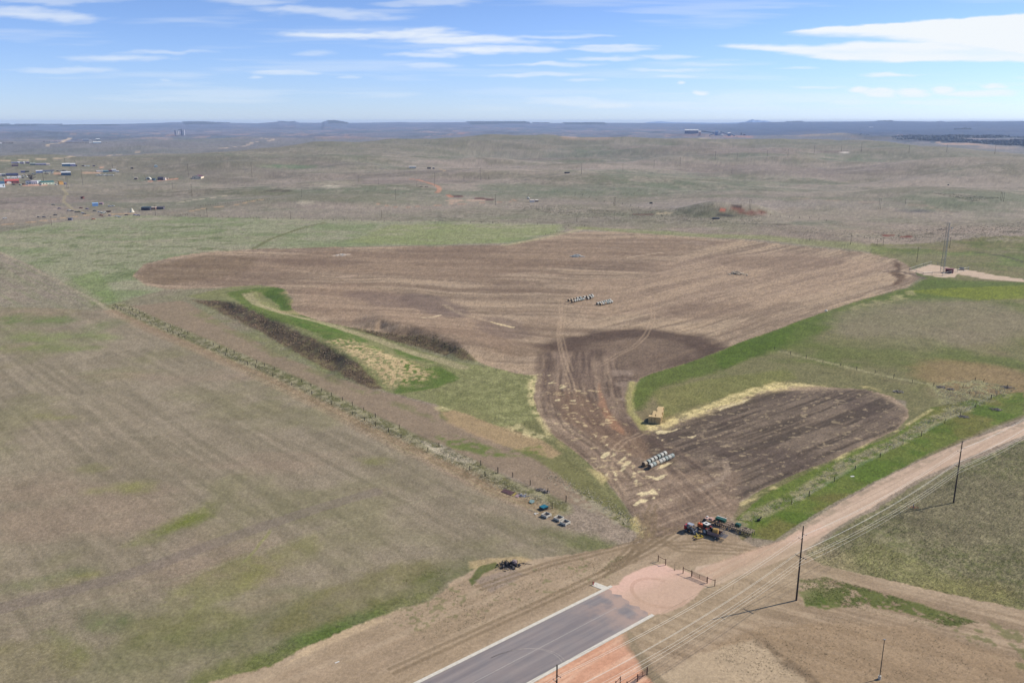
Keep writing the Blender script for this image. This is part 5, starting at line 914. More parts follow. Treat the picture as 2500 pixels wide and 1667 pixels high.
# ------------------------------------------------------------------ burn pile
bp_ = hit(1245, 1381); BP = thing('burn_pile', tuple(bp_), 'charred heap of branches, scrap and tyres on the dirt left of the street', 'burn pile')
g = random.Random(2); b_ = MB()
for i in range(120):
    a_ = g.random()*6.28; r_ = abs(g.gauss(0, 1.2)); L_ = g.uniform(.6, 2.6); x_, y_ = r_*math.cos(a_)*1.5, r_*math.sin(a_); b_.cyl((x_, y_, g.uniform(.05, 1.1)*max(.2, 1-r_/2.5)), (x_+g.uniform(-1, 1)*L_*.6, y_+g.uniform(-1, 1)*L_*.6, g.uniform(.1, 1.6)*max(.15, 1-r_/3)), g.uniform(.03, .12), n=5)
char = mm('charred_wood', (30, 25, 27), var=.4); b_.build('charred_branch', char, BP); b_ = MB()
for i in range(30): b_.rock((g.gauss(-.4, 1.2), g.gauss(0, .7), g.uniform(.1, .6)), g.uniform(.3, .7), .7, i)
b_.build('ash_heap', mm('ash_char', (52, 46, 50), var=.6, scale=2), BP)
b_ = MB()
for i in range(22): a_ = i/22*6.28; b_.cyl((.9+.55*math.cos(a_), -.2, 1.1+.75*math.sin(a_)), (.9+.55*math.cos(a_+.29), -.2, 1.1+.75*math.sin(a_+.29)), .05, n=5)
b_.lathe([(.1, -.5), (.6, -.4), (.75, 0), (.6, .45), (.1, .5)], 12, Matrix.Translation((1.2, .3, 1.0))).build('wire_coil', mm('pinkish_grey_scrap', (160, 140, 142), var=.5, scale=3), BP)
MB().lathe([(.22, -.1), (.42, -.12), (.46, 0), (.42, .12), (.22, .1)], 18, Matrix.Translation((1.0, -1.6, .14))).build('tyre', black, BP); b_ = MB()
for i in range(9): x_ = g.uniform(-1.8, .5); y_ = g.uniform(-1.8, -.9); b_.cyl((x_, y_, .12), (x_+g.uniform(.3, 1.2), y_-g.uniform(.1, .8), .25), .05, n=5)
b_.build('pale_stick', mm('bleached_wood', (200, 186, 176)), BP); MB().cyl((1.8, .2, .4), (4.0, .9, .5), .12, .05, 6).cyl((3.2, 1.4, .1), (5.8, .6, .15), .05, n=5).build('loose_branch', char, BP)
# ------------------------------------------------------------------ feed bunks, panels, sheets
zB = lambda x, y: (1200+x/10.69, 1180+y/10.69)
ba_ = angw(hit(*zB(1410, 930)), hit(*zB(1570, 850)))
def bunk(loc, label):
    t = thing('feed_bunk', loc, label, 'feed bunk', ba_, 'white concrete feed bunks'); b_ = MB(); L_, W_, H_ = 2.3, 2.1, .78
    b_.box((0, -W_/2, H_/2+.1), (L_, .13, H_-.2)).box((0, W_/2, H_/2+.1), (L_, .13, H_-.2)).box((-L_/2+.06, 0, H_/2+.05), (.13, W_-.13, H_-.1)).box((L_/2-.06, 0, H_/2+.05), (.13, W_-.13, H_-.1))
    b_.build('wall', conc, t)
    for x_ in (-1, 1):
        for y_ in (-1, 1): MB().box((x_*(L_/2-.18), y_*W_/2, .1), (.36, .135, .22)).build('foot', conc, t)
    MB().box((0, 0, .26), (L_-.26, W_-.13, .1)).build('trough_floor', mm('dark_trough_floor', (74, 66, 66)), t)  # trough floor is darker than the walls
    return t
def cen(x, y): q = hit(*zB(x, y)); return (q[0], q[1]+.0, 0)
bb = bunk(cen(1430, 850), 'left of the three white concrete feed bunks, next to the teal stack'); bunk(cen(1757, 935), 'middle one of the three white concrete feed bunks'); bunk(cen(1922, 1045), 'right-hand white concrete feed bunk, nearest the street')
ts = hit(*zB(1365, 650)); TS = thing('panel_stack', tuple(ts), 'stack of teal metal panels in the grass behind the feed bunks', 'panel stack', ba_-.1)
for i in range(4): MB().box((.04*(-1)**i, .05*(i % 3), .12+i*.2), (2.2, 1.9, .09)).build('panel', mm('teal_paint', (22, 116, 138), rough=.5) if i > 1 else dk_, TS)
MB().box((0, -.8, .06), (2.1, .1, .1)).box((0, .8, .06), (2.1, .1, .1)).build('skid', wood, TS); MB().box((1.12, 0, .45), (.05, 1.7, .5)).build('edge_rail', steel, TS)
def sheet(name, corners, m_, label, cat, th=.06):
    P_ = [hit(*zB(*c)) for c in corners]; cx_ = sum(p[0] for p in P_)/len(P_); cy_ = sum(p[1] for p in P_)/len(P_)
    return tag(MB().prism([(p[0]-cx_, p[1]-cy_) for p in P_][::-1], .12, .12+th).box((0, 0, .06), (.3, .3, .12)).build(name, m_, loc=(cx_, cy_, 0)), label, cat)
sheet('rusty_sheet', [(240, 215), (350, 150), (615, 240), (510, 322)], mm('dark_rust_sheet', (84, 50, 48), var=.35, scale=1.2), 'dark rusty metal sheet lying flat by the near fence', 'metal sheet')
sheet('yellow_sheet', [(520, 322), (620, 245), (650, 262), (560, 335)], mm('yellowed_strip', (168, 150, 66)), 'narrow yellow strip between the rusty and pink sheets', 'metal sheet')
sheet('pink_sheet', [(600, 345), (680, 282), (760, 300), (700, 380)], mm('pinkish_sheet', (168, 140, 142)), 'pinkish metal sheet right of the yellow strip', 'metal sheet')
sheet('glass_sheet', [(978, 495), (1010, 430), (1115, 440), (1125, 492), (1048, 528)], mm('pale_green_glass', (142, 164, 156), rough=.15), 'pale green glass sheet lying in the grass', 'glass sheet')
q = hit(*zB(840, 330)); g = random.Random(5); b_ = MB()
for i in range(16): b_.box((g.uniform(-1.4, 1.4), g.uniform(-.7, .7), g.uniform(.1, .35)), (g.uniform(.5, 1.8), g.uniform(.08, .5), .06), rz=g.choice((ba_, ba_+.5, ba_+1.5, ba_-.6)), rx=g.uniform(-.1, .1))
tag(b_.build('scrap_heap', mm('blue_grey_scrap', (138, 142, 160), var=.45, scale=1.5), loc=tuple(q)), 'heap of blue-grey metal scrap right of the rusty sheet', 'scrap')
q = hit(*zB(1165, 785)); tag(MB().box((-.35, .15, .05), (.55, .5, .03), rz=.3).box((.35, .25, .05), (.6, .4, .03), rz=-.1).box((-.2, -.35, .05), (.5, .4, .03), rz=.5).build('white_board', white, loc=tuple(q)), 'broken white boards on the ground left of the feed bunks', 'boards')
q = hit(*zB(1075, 715)); tag(MB().cyl((-1.3, .9, .08), (1.0, -.9, .08), .06, n=6).build('pale_pipe', mm('pale_pipe', (206, 194, 176)), loc=tuple(q)), 'long pale pipe lying left of the feed bunks', 'pipe')
q = (2081, 1163); tag(MB().box((0, 0, .1), (1.3, .7, .08), rz=.2).build('white_board', white, loc=tuple(hit(*q))), 'white board on the weedy bank beside the dirt road', 'board')
q = (823, 1616); tag(MB().box((0, 0, .05), (1.0, .3, .05), rz=.6).build('white_board', white, loc=tuple(hit(*q))), 'small white board on the bare dirt at the lower left', 'board')
# ------------------------------------------------------------------ lattice tower and compound
tb = hit(2301, 664); th_ = solve_h(tb, 544); TW = thing('lattice_tower', tuple(tb), 'tall grey lattice radio tower beside the maroon shed', 'radio tower')
def leg(i, z): k_ = 1-z/th_*.35; a_ = .3+i*2*math.pi/3; return Vector((1.75*k_*math.cos(a_), 1.75*k_*math.sin(a_), z))
for i in range(3): MB().cyl(leg(i, 0), leg(i, th_), .15, .12, 6).build('leg', steel, TW)
b_ = MB(); ns = 17
for k_ in range(ns):
    z0_, z1_ = th_*k_/ns, th_*(k_+1)/ns
    for i in range(3): j = (i+1) % 3; b_.cyl(leg(i, z0_), leg(j, z1_), .055, n=4); b_.cyl(leg(i, z1_), leg(j, z1_), .05, n=4)
b_.build('bracing', steel, TW); MB().lathe([(.05, -.2), (.6, 0), (.62, .1)], 14, Matrix.Translation((2.2, -1, th_*.9)) @ Matrix.Rotation(R(80), 4, 'X')).build('dish_antenna', white, TW)
sh = hit(2317, 666.5); mar = mm('maroon_siding', (128, 52, 56), var=.15); ma = -.55; SH = thing('equipment_shed', tuple(sh), 'maroon equipment shed at the foot of the lattice tower', 'shed', ma)
MB().box((0, 1.5, 1.5), (5.6, 4.2, 3.0)).build('wall', mar, SH); MB().box((0, 1.5, 3.12), (6.4, 5.0, .18)).build('roof', mm('maroon_roof', (120, 40, 44)), SH); MB().box((2.0, -.62, 1.05), (1.0, .06, 2.0)).build('door', mm('pale_pink_door', (196, 158, 152)), SH); MB().box((-1.2, -.62, 1.7), (1.2, .06, .8)).build('window', glass, SH)
zC = lambda x, y: (2100+x/5.88, 560+y/5.88)
cf = [zC(*q) for q in ((705, 598), (800, 565), (910, 530), (1028, 498), (1110, 515), (1200, 535), (1400, 560), (1558, 582), (1480, 600), (1398, 612), (1290, 640), (1180, 672), (1030, 655), (900, 662), (800, 630), (705, 598))]
P_ = [hit(*q) for q in cf]; t = thing('compound_fence', tuple(P_[0]), 'grey chain-link fence round the gravel tower compound', 'fence'); o0 = Vector(P_[0])
for q in P_[:-1]: MB().cyl(Vector(q)-o0, Vector(q)-o0+Vector((0, 0, 2.4)), .13, n=6).build('post', steel, t)
b_ = MB()
for i in range(len(P_)-1):
    a = Vector(P_[i])-o0; c = Vector(P_[i+1])-o0
    for z in (.1, 2.3): b_.cyl(a+Vector((0, 0, z)), c+Vector((0, 0, z)), .06, n=4)
    n_ = int((c-a).length/1.1)
    for k_ in range(n_): p_ = a+(c-a)*(k_+.5)/n_; b_.cyl(p_, p_+Vector((0, 0, 2.3)), .03, n=4)
b_.build('mesh', steel, t)
q = hit(*zC(1455, 578)); tag(MB().box((0, 0, .9), (3.2, 1.6, 1.6), rz=-.4).box((0, 0, 1.75), (3.4, 1.8, .12), rz=-.4).box((0, 0, .08), (3.8, 2.2, .16), rz=-.4).build('generator', mm('dark_grey_generator', (70, 76, 84)), loc=tuple(q)), 'dark grey generator box inside the tower compound', 'generator')
# ------------------------------------------------------------------ far buildings
walls = {}
def bld(x0, x1, by, hpx, wall, roof, label, cat='building', name='building', kind='gable', win=0, rz=None, dep=.45, group=None, endwhite=False):
    A_, B_ = hit(x0, by), hit(x1, by); w_ = math.hypot(B_[0]-A_[0], B_[1]-A_[1]); cx_, cy_ = (A_[0]+B_[0])/2, (A_[1]+B_[1])/2; dist = math.hypot(cx_, cy_)
    if by < 430:
        A_ = hit((x0+x1)/2, by); cx_, cy_ = A_[0], A_[1]; dist = math.hypot(cx_, cy_); w_ = (x1-x0)/FPX*dist/1.03; B_ = (A_[0]+math.cos(math.atan2(cx_, cy_)), A_[1]-math.sin(math.atan2(cx_, cy_)), A_[2])
    h = max(1.6, hpx/FPX*dist*1.0); az_ = angw(A_, B_) if rz is None else rz; d_ = max(2.2, w_*dep)
    t = thing(name, (cx_, cy_, min(A_[2], B_[2])-.3), label, cat, az_, group); wm_ = mat('wall_%d_%d_%d' % wall, [min(.88, c*1.45+.02) for c in alb(wall)], var=.1); rm_ = mm('roof_%d_%d_%d' % roof, roof, var=.12)  # wall colour brightened to offset shade on the viewer-facing sides
    if kind == 'gable':
        hw = h*.62+.3; MB().box((0, d_/2, hw/2), (w_, d_, hw)).build('wall', wm_, t)
        e = w_/2+.25; MB().add([(-e, -.35, hw), (e, -.35, hw), (e, d_+.35, hw), (-e, d_+.35, hw), (-e, d_/2, h+.3), (e, d_/2, h+.3), (-e, -.35, hw-.15), (e, -.35, hw-.15), (e, d_+.35, hw-.15), (-e, d_+.35, hw-.15)], [(0, 1, 5, 4), (2, 3, 4, 5), (0, 4, 3), (1, 2, 5), (6, 7, 1, 0), (7, 8, 2, 1), (8, 9, 3, 2), (9, 6, 0, 3)]).build('roof', rm_, t)
    elif kind == 'front':      # gable end faces the viewer
        hw = h*.62+.3; MB().add([(-w_/2, 0, 0), (w_/2, 0, 0), (w_/2, 0, hw), (0, 0, h+.2), (-w_/2, 0, hw), (-w_/2, d_, 0), (w_/2, d_, 0), (w_/2, d_, hw), (0, d_, h+.2), (-w_/2, d_, hw)], [(0, 1, 2, 3, 4), (9, 8, 7, 6, 5), (1, 6, 7, 2), (0, 4, 9, 5)]).build('wall', wm_, t)
        MB().add([(-w_/2-.4, -.4, hw-.1), (0, -.4, h+.35), (w_/2+.4, -.4, hw-.1), (-w_/2-.4, d_+.4, hw-.1), (0, d_+.4, h+.35), (w_/2+.4, d_+.4, hw-.1)], [(0, 1, 4, 3), (1, 2, 5, 4)]).build('roof', rm_, t)
    elif kind == 'round':
        n_ = 9; pr = [(w_/2*math.cos(math.pi*i/n_), h*math.sin(math.pi*i/n_)+.3) for i in range(n_+1)]; v_ = [(x_, 0, z_) for x_, z_ in pr]+[(x_, d_, z_) for x_, z_ in pr]; m_ = n_+1
        MB().add(v_, [tuple(range(m_))]+[tuple(range(2*m_-1, m_-1, -1))]+[(i, m_+i, m_+i+1, i+1) for i in range(n_)]).build('shell', wm_, t); MB().box((0, -.05, h*.35), (w_*.35, .1, h*.6)).build('door', rm_, t)
    else: MB().box((0, d_/2, h/2), (w_, d_, h)).build('wall', wm_, t); MB().add([(-w_/2-.2, -.2, h-.05), (w_/2+.2, -.2, h-.05), (w_/2+.2, d_+.2, h-.05), (-w_/2-.2, d_+.2, h-.05), (-w_/2-.2, -.2, h+.12), (w_/2+.2, -.2, h+.12), (w_/2+.2, d_+.2, h*1.28+.1), (-w_/2-.2, d_+.2, h*1.28+.1)], [(3, 2, 1, 0), (4, 5, 6, 7), (0, 1, 5, 4), (1, 2, 6, 5), (2, 3, 7, 6), (3, 0, 4, 7)]).build('roof', rm_, t)
    if win:
        for i in range(win): MB().box((-w_/2+w_*(i+.6)/win, -.03, h*.34), (min(1.6, w_/win*.4), .08, h*.25)).build('window', glass, t)
    return t
Wt = (226, 226, 228); Dk = (66, 66, 82); Bl = (60, 84, 126)
vg = 'village homes and trailers'
B = lambda *a, **k: bld(*a, **k)
B(-8, 13, 458, 13, (214, 222, 236), (40, 90, 130), 'white house with blue roof at the left edge of the village', 'house', 'house', win=2, group=vg)
B(12, 47, 448, 9, (150, 84, 84), (206, 100, 92), 'long low house with faded red roof', 'house', 'house', win=3, group=vg); B(17, 28, 448.5, 6, (236, 226, 220), (206, 100, 92), 'white front gable of the red-roofed house', 'porch', 'porch', 'front', group=vg)
B(63, 76, 449, 6, (226, 230, 232), (120, 110, 120), 'first white trailer home right of the red roof', 'trailer home', 'trailer_home', 'flat', 2, group=vg); B(76, 92, 450, 6.5, (232, 234, 240), (196, 190, 200), 'white trailer home with two dark windows', 'trailer home', 'trailer_home', 'flat', 3, group=vg)
B(92, 101, 449, 6, (214, 232, 232), (200, 214, 214), 'short pale trailer home left of the green roof', 'trailer home', 'trailer_home', 'flat', 1, group=vg); B(102, 133, 450.5, 8, (206, 216, 196), (58, 112, 110), 'long cream house with green roof', 'house', 'house', win=4, group=vg)
B(145, 155, 451, 6.5, (176, 132, 66), (150, 116, 62), 'yellow wooden shed right of the green roof', 'shed', 'shed', 'flat', group=vg); B(158, 163, 451, 4, (90, 88, 110), (120, 124, 150), 'grey pickup by the yellow shed', 'pickup truck', 'pickup_truck', 'flat')
B(18, 26, 436.5, 3.6, Wt, (236, 232, 230), 'small white camper in the middle row', 'camper', 'camper', 'flat', 1, group=vg); B(28, 42, 436.5, 3.6, Wt, (230, 224, 226), 'long white camper in the middle row', 'camper', 'camper', 'flat', 2, group=vg); B(44, 52, 434.5, 3.2, (214, 214, 230), (220, 220, 236), 'white van behind the campers', 'van', 'van', 'flat', 1)
B(16, 45, 430, 4.5, (52, 58, 100), (60, 66, 112), 'long dark blue storage row', 'storage row', 'storage_row', 'flat', 4, group=vg); B(0, 6, 430, 5, (214, 210, 214), (236, 232, 236), 'white shed at the left edge above the campers', 'shed', 'shed', group=vg); B(5, 14, 431, 4.5, (50, 54, 74), (160, 170, 176), 'dark truck beside the edge shed', 'truck', 'truck', 'flat')
B(90, 103, 422.5, 4.4, (120, 138, 186), (236, 238, 246), 'blue and white trailer left of the long barn', 'trailer home', 'trailer_home', 'flat', 2, group=vg); B(106, 129, 421.5, 5, (222, 220, 206), (84, 88, 110), 'long cream barn with dark roof', 'barn', 'barn', win=2, group=vg)
B(52, 60, 422, 3, (70, 76, 130), (84, 90, 140), 'small dark blue shed behind the bare tree', 'shed', 'shed', 'flat', group=vg); B(60, 70, 421, 2.6, (60, 70, 66), (66, 78, 70), 'dark green shed behind the bare tree', 'shed', 'shed', 'flat', group=vg)
B(30, 43, 400, 3.4, (84, 80, 120), (150, 150, 182), 'dark house at the top row left', 'house', 'house', win=2, group=vg); B(44, 49, 399, 3, Wt, Wt, 'small white shed in the top row', 'shed', 'shed', 'flat', group=vg); B(50, 57, 400, 3.2, (100, 100, 140), (130, 130, 160), 'blue-grey shed in the top row', 'shed', 'shed', group=vg); B(57.5, 60.5, 400, 3.6, (236, 226, 220), Wt, 'narrow white shed in the top row', 'shed', 'shed', 'flat', group=vg)
B(64, 71, 400, 4, (70, 60, 90), (140, 134, 160), 'dark gabled house in the top row', 'house', 'house', group=vg); B(31, 43, 406.5, 3, (92, 70, 90), (108, 84, 100), 'purple-brown shed below the top row', 'shed', 'shed', 'flat', group=vg); B(75, 85, 403.5, 3.4, (48, 76, 84), (196, 206, 210), 'dark green shed with pale roof', 'shed', 'shed', 'flat', group=vg)
B(88, 110, 403.5, 3.8, (132, 130, 158), (150, 150, 176), 'long grey building in the top row', 'building', 'building', win=3, group=vg); B(112, 121, 404, 4, (222, 210, 200), (206, 190, 180), 'cream house at the right of the top row', 'house', 'house', group=vg)
B(154, 170, 406.8, 5.4, (44, 92, 128), (236, 238, 240), 'semi-trailer with shaded blue side and white top', 'semi-trailer', 'semi_trailer', 'flat'); B(171, 183, 406.8, 5.4, (150, 150, 190), (236, 238, 244), 'white camper behind the semi-trailer', 'camper', 'camper', 'flat', 2); B(184, 188, 406.8, 3, Dk, Dk, 'dark van right of the white camper', 'van', 'van', 'flat')  # near sides of semi-trailer and camper hold their shade as blue
for x_, c_, lb in ((200, (80, 66, 78), 'brown car on the upper track'), (205, Wt, 'white car on the upper track'), (213, (214, 220, 210), 'pale car on the upper track'), (227, (80, 66, 92), 'dark purple car at the end of the upper track')): B(x_, x_+5, 406.5, 1.8, c_, c_, lb, 'car', 'car', 'flat')
B(152, 171, 429, 6.5, (24, 66, 104), (228, 232, 240), 'dark blue trailer with white roof on its own', 'trailer home', 'trailer_home', 'flat', 2)
B(237, 250, 420, 2.6, Wt, (220, 216, 214), 'low white trailer left of the teal one', 'trailer', 'trailer', 'flat'); B(253, 264, 420.5, 3, (40, 100, 128), (150, 186, 196), 'low teal trailer in the middle row', 'trailer', 'trailer', 'flat'); B(264, 273, 419.5, 3.8, (62, 60, 110), (120, 86, 100), 'purple shed beside the teal trailer', 'shed', 'shed'); B(274, 283, 419, 4, (226, 226, 234), Wt, 'white camper right of the purple shed', 'camper', 'camper', 'flat', 2); B(284, 290, 420.5, 2.4, (190, 190, 204), Wt, 'small white trailer at the right end', 'trailer', 'trailer', 'flat')
B(320, 325, 412.5, 2.4, (30, 28, 34), (34, 30, 38), 'small black shed alone on the plain', 'shed', 'shed', 'flat'); B(377, 385, 408.5, 5, (190, 206, 206), (220, 230, 230), 'pale grain bin alone on the plain', 'grain bin', 'grain_bin', 'round')
B(328, 335, 438.5, 4, (96, 76, 66), (206, 196, 186), 'small brown shed with pale roof', 'shed', 'shed', 'flat'); B(356, 368, 438.5, 5, (220, 216, 206), (110, 84, 80), 'white arched quonset hut', 'quonset hut', 'quonset_hut', 'round'); B(371, 378, 441, 4, (96, 124, 140), (60, 80, 100), 'blue-grey wagon by the quonset hut', 'wagon', 'wagon', 'flat')
B(385, 398, 440, 7, (84, 62, 70), (84, 74, 104), 'dark purple barn by the quonset hut', 'barn', 'barn'); B(398.5, 404, 440, 5.4, (232, 222, 210), (180, 160, 150), 'cream lean-to right of the purple barn', 'lean-to', 'lean_to', 'flat'); B(405, 410, 437.5, 3.4, (200, 186, 176), (190, 170, 160), 'small pale shed behind the lean-to', 'shed', 'shed')
B(469, 491, 437, 8, (222, 206, 186), (104, 56, 72), 'cream shop building with maroon roof', 'shop building', 'shop_building', 'front', 2, dep=.9)
B(226, 240, 503.5, 6, (120, 164, 222), (150, 190, 240), 'bright blue trailer left of the pink one', 'trailer', 'trailer', 'flat', rz=.5, dep=.3); B(242, 251, 499.5, 4, (170, 140, 152), (196, 166, 176), 'pinkish trailer behind the bright blue one', 'trailer', 'trailer', 'flat')
B(345, 366, 514, 6.5, (36, 36, 56), (66, 86, 100), 'long dark open-fronted shed', 'shed', 'shed', 'flat'); B(366, 380, 512, 5, (156, 120, 110), (206, 190, 180), 'rusty and white truck bodies beside the dark shed', 'truck', 'derelict_truck', 'flat', 2); B(382, 399, 511.5, 5, (86, 80, 92), (92, 86, 98), 'dark grey semi-trailer right of the truck bodies', 'semi-trailer', 'semi_trailer', 'flat')
B(259, 270, 518.5, 3, (84, 66, 50), (96, 76, 58), 'low brown cattle chute by the road', 'cattle chute', 'cattle_chute', 'flat'); B(166, 175, 538, 4.4, (96, 98, 112), (110, 112, 124), 'dark grey container below the road', 'container', 'container', 'flat', dep=.7); B(197, 203, 485.5, 4, (110, 50, 36), (84, 50, 44), 'small rust-red shed alone above the track', 'shed', 'shed', 'flat', dep=.8)
TP = hit(322.5, 518.5); b_ = MB().cyl((0, 0, 0), (0, 0, 5.6), 3.2, .35, 14); tag(b_.build('tipi', mm('canvas_white', (240, 234, 216), var=.08), loc=tuple(TP)), 'white canvas tipi beside the dirt road', 'tipi')
cars = [(168, 515, Wt), (176, 516, (60, 58, 62)), (186, 519, (60, 66, 60)), (193.5, 518, (70, 76, 62)), (202, 521, Wt), (206, 523, (96, 78, 66)), (213, 511, (104, 92, 120)), (231, 516, (70, 76, 70)), (243, 519, (190, 190, 180)), (250, 521, (150, 156, 150)), (255, 520, Wt), (268, 505, (150, 150, 170)), (276, 504, (196, 180, 172)), (135, 526, (50, 44, 44)), (145, 510, (92, 88, 110)), (130, 501, (90, 92, 84)), (198, 509, (104, 60, 50)), (228, 536.5, (196, 100, 70)), (268, 527, (80, 76, 90)), (285, 529, (170, 168, 172)), (292, 531, (176, 174, 176)), (309, 526, (60, 54, 60)), (330, 526, (130, 126, 150)), (338, 527, (86, 80, 100)), (247, 527, (120, 56, 40)), (12, 534.5, Wt), (108, 531, (100, 94, 96)), (95, 531, (96, 90, 84))]
cols_ = {Wt: 'white'}
for i, (x_, y_, c_) in enumerate(sorted(cars)):
    q = hit(x_, y_); cm = mm('car_%d_%d_%d' % c_, tuple(min(236, int(v*1.25+28)) for v in c_), rough=.35); t = thing('old_vehicle', tuple(q), '%s from the left of the old vehicles scattered by the dirt road' % (ORD[i] if i < 24 else ORD[i-24].replace('first', 'twenty-fifth').replace('second', 'twenty-sixth').replace('third', 'twenty-seventh').replace('fourth', 'twenty-eighth')), 'vehicle', random.uniform(-.5, .5), 'old vehicles scattered by the dirt road')
    MB().box((0, 0, .75), (4.4, 1.7, .7)).build('body', cm, t); MB().box((-.3, 0, 1.3), (2.1, 1.5, .5)).build('cabin', cm, t); w2 = MB()
    for a_ in (-1.5, 1.5):
        for c2_ in (-.85, .85): w2.cyl((a_, c2_-.1, .35), (a_, c2_+.1, .35), .35, n=8)
    w2.build('wheel', black, t)
extra = [(34, 452), (50, 452), (57, 451.7), (66, 452.5), (100, 452.3), (137, 452.3), (112, 424.6), (118, 425), (127, 424), (8, 437), (12, 440), (56, 436), (57, 431), (62, 429), (65, 433), (72, 430), (80, 425.5), (85, 427), (141, 419), (149, 418), (155, 418.3), (161, 419)]
ex2 = [(238, 429), (243, 428), (248, 429.5), (253, 428.4), (257, 427.6), (261, 429.2), (266, 428.8), (271, 428.5), (275, 429)]
vc_ = [Wt, (190, 196, 210), (60, 64, 96), (214, 200, 190), (84, 92, 120), Wt, (120, 70, 66), (200, 210, 214)]
for lst_, wd_ in ((sorted(extra), 'parked among the village homes'), (ex2, 'in the row of pale scrap right of the village')):
    for i, (x_, y_) in enumerate(lst_):
        c_ = vc_[(i*5) % 8] if wd_[0] == 'p' else Wt; q = hit(x_, y_); t = thing('parked_vehicle', tuple(q), '%s vehicle from the left %s' % (ORD[i], wd_), 'vehicle', random.uniform(-.6, .6), 'vehicles '+wd_); cm = mm('car_%d_%d_%d' % c_, c_, rough=.35)
        MB().box((0, 0, 1.0), (5.6, 2.2, 1.0)).build('body', cm, t); MB().box((-.3, 0, 1.75), (2.6, 1.9, .6)).box((-.3, 0, 2.08), (2.2, 1.7, .06)).build('cabin', cm, t)
# middle plain
B(999, 1016, 411.5, 4.4, (226, 222, 214), (214, 208, 200), 'long white shed by the green rise', 'shed', 'shed', 'flat', 3, dep=.35); B(1043, 1052, 412.5, 2.6, (50, 52, 62), (60, 62, 70), 'dark low shed by the green rise', 'shed', 'shed', 'flat'); B(1056, 1061, 412.5, 3.2, (56, 54, 62), (210, 206, 200), 'small dark shed right of the low one', 'shed', 'shed', 'flat')
B(1295, 1305, 494.5, 5.6, (226, 214, 206), (206, 196, 188), 'white pump house on the flat', 'pump house', 'pump_house', 'flat', dep=.6); B(1308, 1314.5, 493, 4, (110, 84, 80), (232, 226, 220), 'small brown tank shed right of the pump house', 'shed', 'shed', 'flat', dep=.8)
B(1378, 1391, 423.5, 2.4, (44, 42, 46), (52, 50, 54), 'black low sheds on the grey flat', 'shed', 'shed', 'flat'); B(1586, 1593, 497.5, 3, (44, 42, 44), (56, 54, 54), 'black stock shelter on the grey flat', 'shelter', 'shelter', 'flat')
B(1740, 1757, 535.5, 2.8, (34, 38, 54), (44, 48, 62), 'dark low shed at the foot of the knoll', 'shed', 'shed', 'flat'); 
q = hit(1290, 486.5); t = thing('water_tank', tuple(q), 'white spherical tank under a pole near the pump house', 'tank'); MB().lathe([(.3, 0), (1.4, .4), (1.9, 1.5), (1.5, 2.7), (.3, 3.2)], 14).build('shell', white, t); MB().lathe([(1.5, 0), (1.5, .4)], 10).build('plinth', dk_, t)
cow = MB().box((0, 0, 1.05), (1.7, .62, .75)).box((1.05, 0, 1.25), (.5, .35, .4), ry=.3)
for a_ in (-.65, .65):
    for c_ in (-.2, .2): cow.cyl((a_, c_, 0), (a_, c_, .8), .09, n=5)
cow.cyl((.7, 0, 1.2), (1.1, 0, 1.35), .25, .2, 6).cyl((-.85, 0, 1.3), (-.95, 0, .6), .04, n=4)
cw = tag(cow.build('cow', mm('black_hide', (26, 24, 26)), loc=tuple(hit(1027, 457))), 'first black cow from the left of the four below the orange track', 'cow', 'black cattle below the orange track')
for i, x_ in enumerate((1030.5, 1039, 1043)): dup(cw, tuple(hit(x_, 457.3)), .5*i, '%s black cow from the left of the four below the orange track' % ORD[i+1])
tag(MB().lathe([(1.6, 0), (1.7, 1.5), (.4, 2.2)], 12).build('stock_tank', black, loc=tuple(hit(2315, 453))), 'black stock tank alone on the green slope', 'tank')
# farmstead, silos, plant
B(0, 4, 351.5, 3, Wt, Wt, 'white farm shed at the far left edge', 'shed', 'shed'); B(229, 246, 350, 3.4, (206, 220, 230), (236, 240, 244), 'long white farm shed beside the shelter belt', 'farm shed', 'farm_shed', dep=.3); B(235, 243, 343.5, 4, (110, 130, 140), (226, 232, 236), 'tall farm shed with white roof', 'farm shed', 'farm_shed'); B(218, 224, 350.5, 2.6, (214, 204, 210), Wt, 'small white farm shed', 'farm shed', 'farm_shed'); B(203, 215, 344, 3.6, (120, 126, 150), (160, 170, 186), 'grey farmhouse behind the shelter belt', 'farmhouse', 'farmhouse', win=2); B(219, 223, 344.5, 2.2, Wt, Wt, 'tiny white shed by the farmhouse', 'shed', 'shed')
for i, (x_, w_, ty, c_) in enumerate(((428.4, 2.6, 318.5, (112, 118, 156)), (431.3, 2.6, 319, (222, 222, 232)), (435.3, 2.8, 319.5, (226, 224, 228)), (444, 3.2, 316.8, (118, 124, 168)), (449.6, 3.4, 316.6, (226, 226, 240)))):  # blue-grey silos carry their shade in the shell colour
    q = hit(x_, 330.5); h = solve_h(q, ty); r_ = w_/2/FPX*math.hypot(q[0], q[1]); t = thing('silo', tuple(q), '%s from the left of the five tall silos on the far ridge' % ORD[i], 'silo', 0, 'tall silos on the far ridge'); MB().cyl((0, 0, 0), (0, 0, h*.96), r_, n=18).build('shell', mm('silo_%d' % i, c_, var=.05), t); MB().cyl((0, 0, h*.96), (0, 0, h), r_*1.02, r_*.5, 18).build('cap', steel, t)
qa = hit(436, 330.5); hb_ = solve_h(qa, 318); qb = hit(446, 330.5); hc_ = solve_h(qb, 315.5); tag(MB().cyl((0, 0, hb_), (qb[0]-qa[0], qb[1]-qa[1], hc_), 2.4, n=6).cyl((0, 0, 0), (0, 0, hb_), .9, n=5).build('conveyor_bridge', steel, loc=tuple(qa)), 'thin conveyor bridge over the tall silos', 'conveyor')
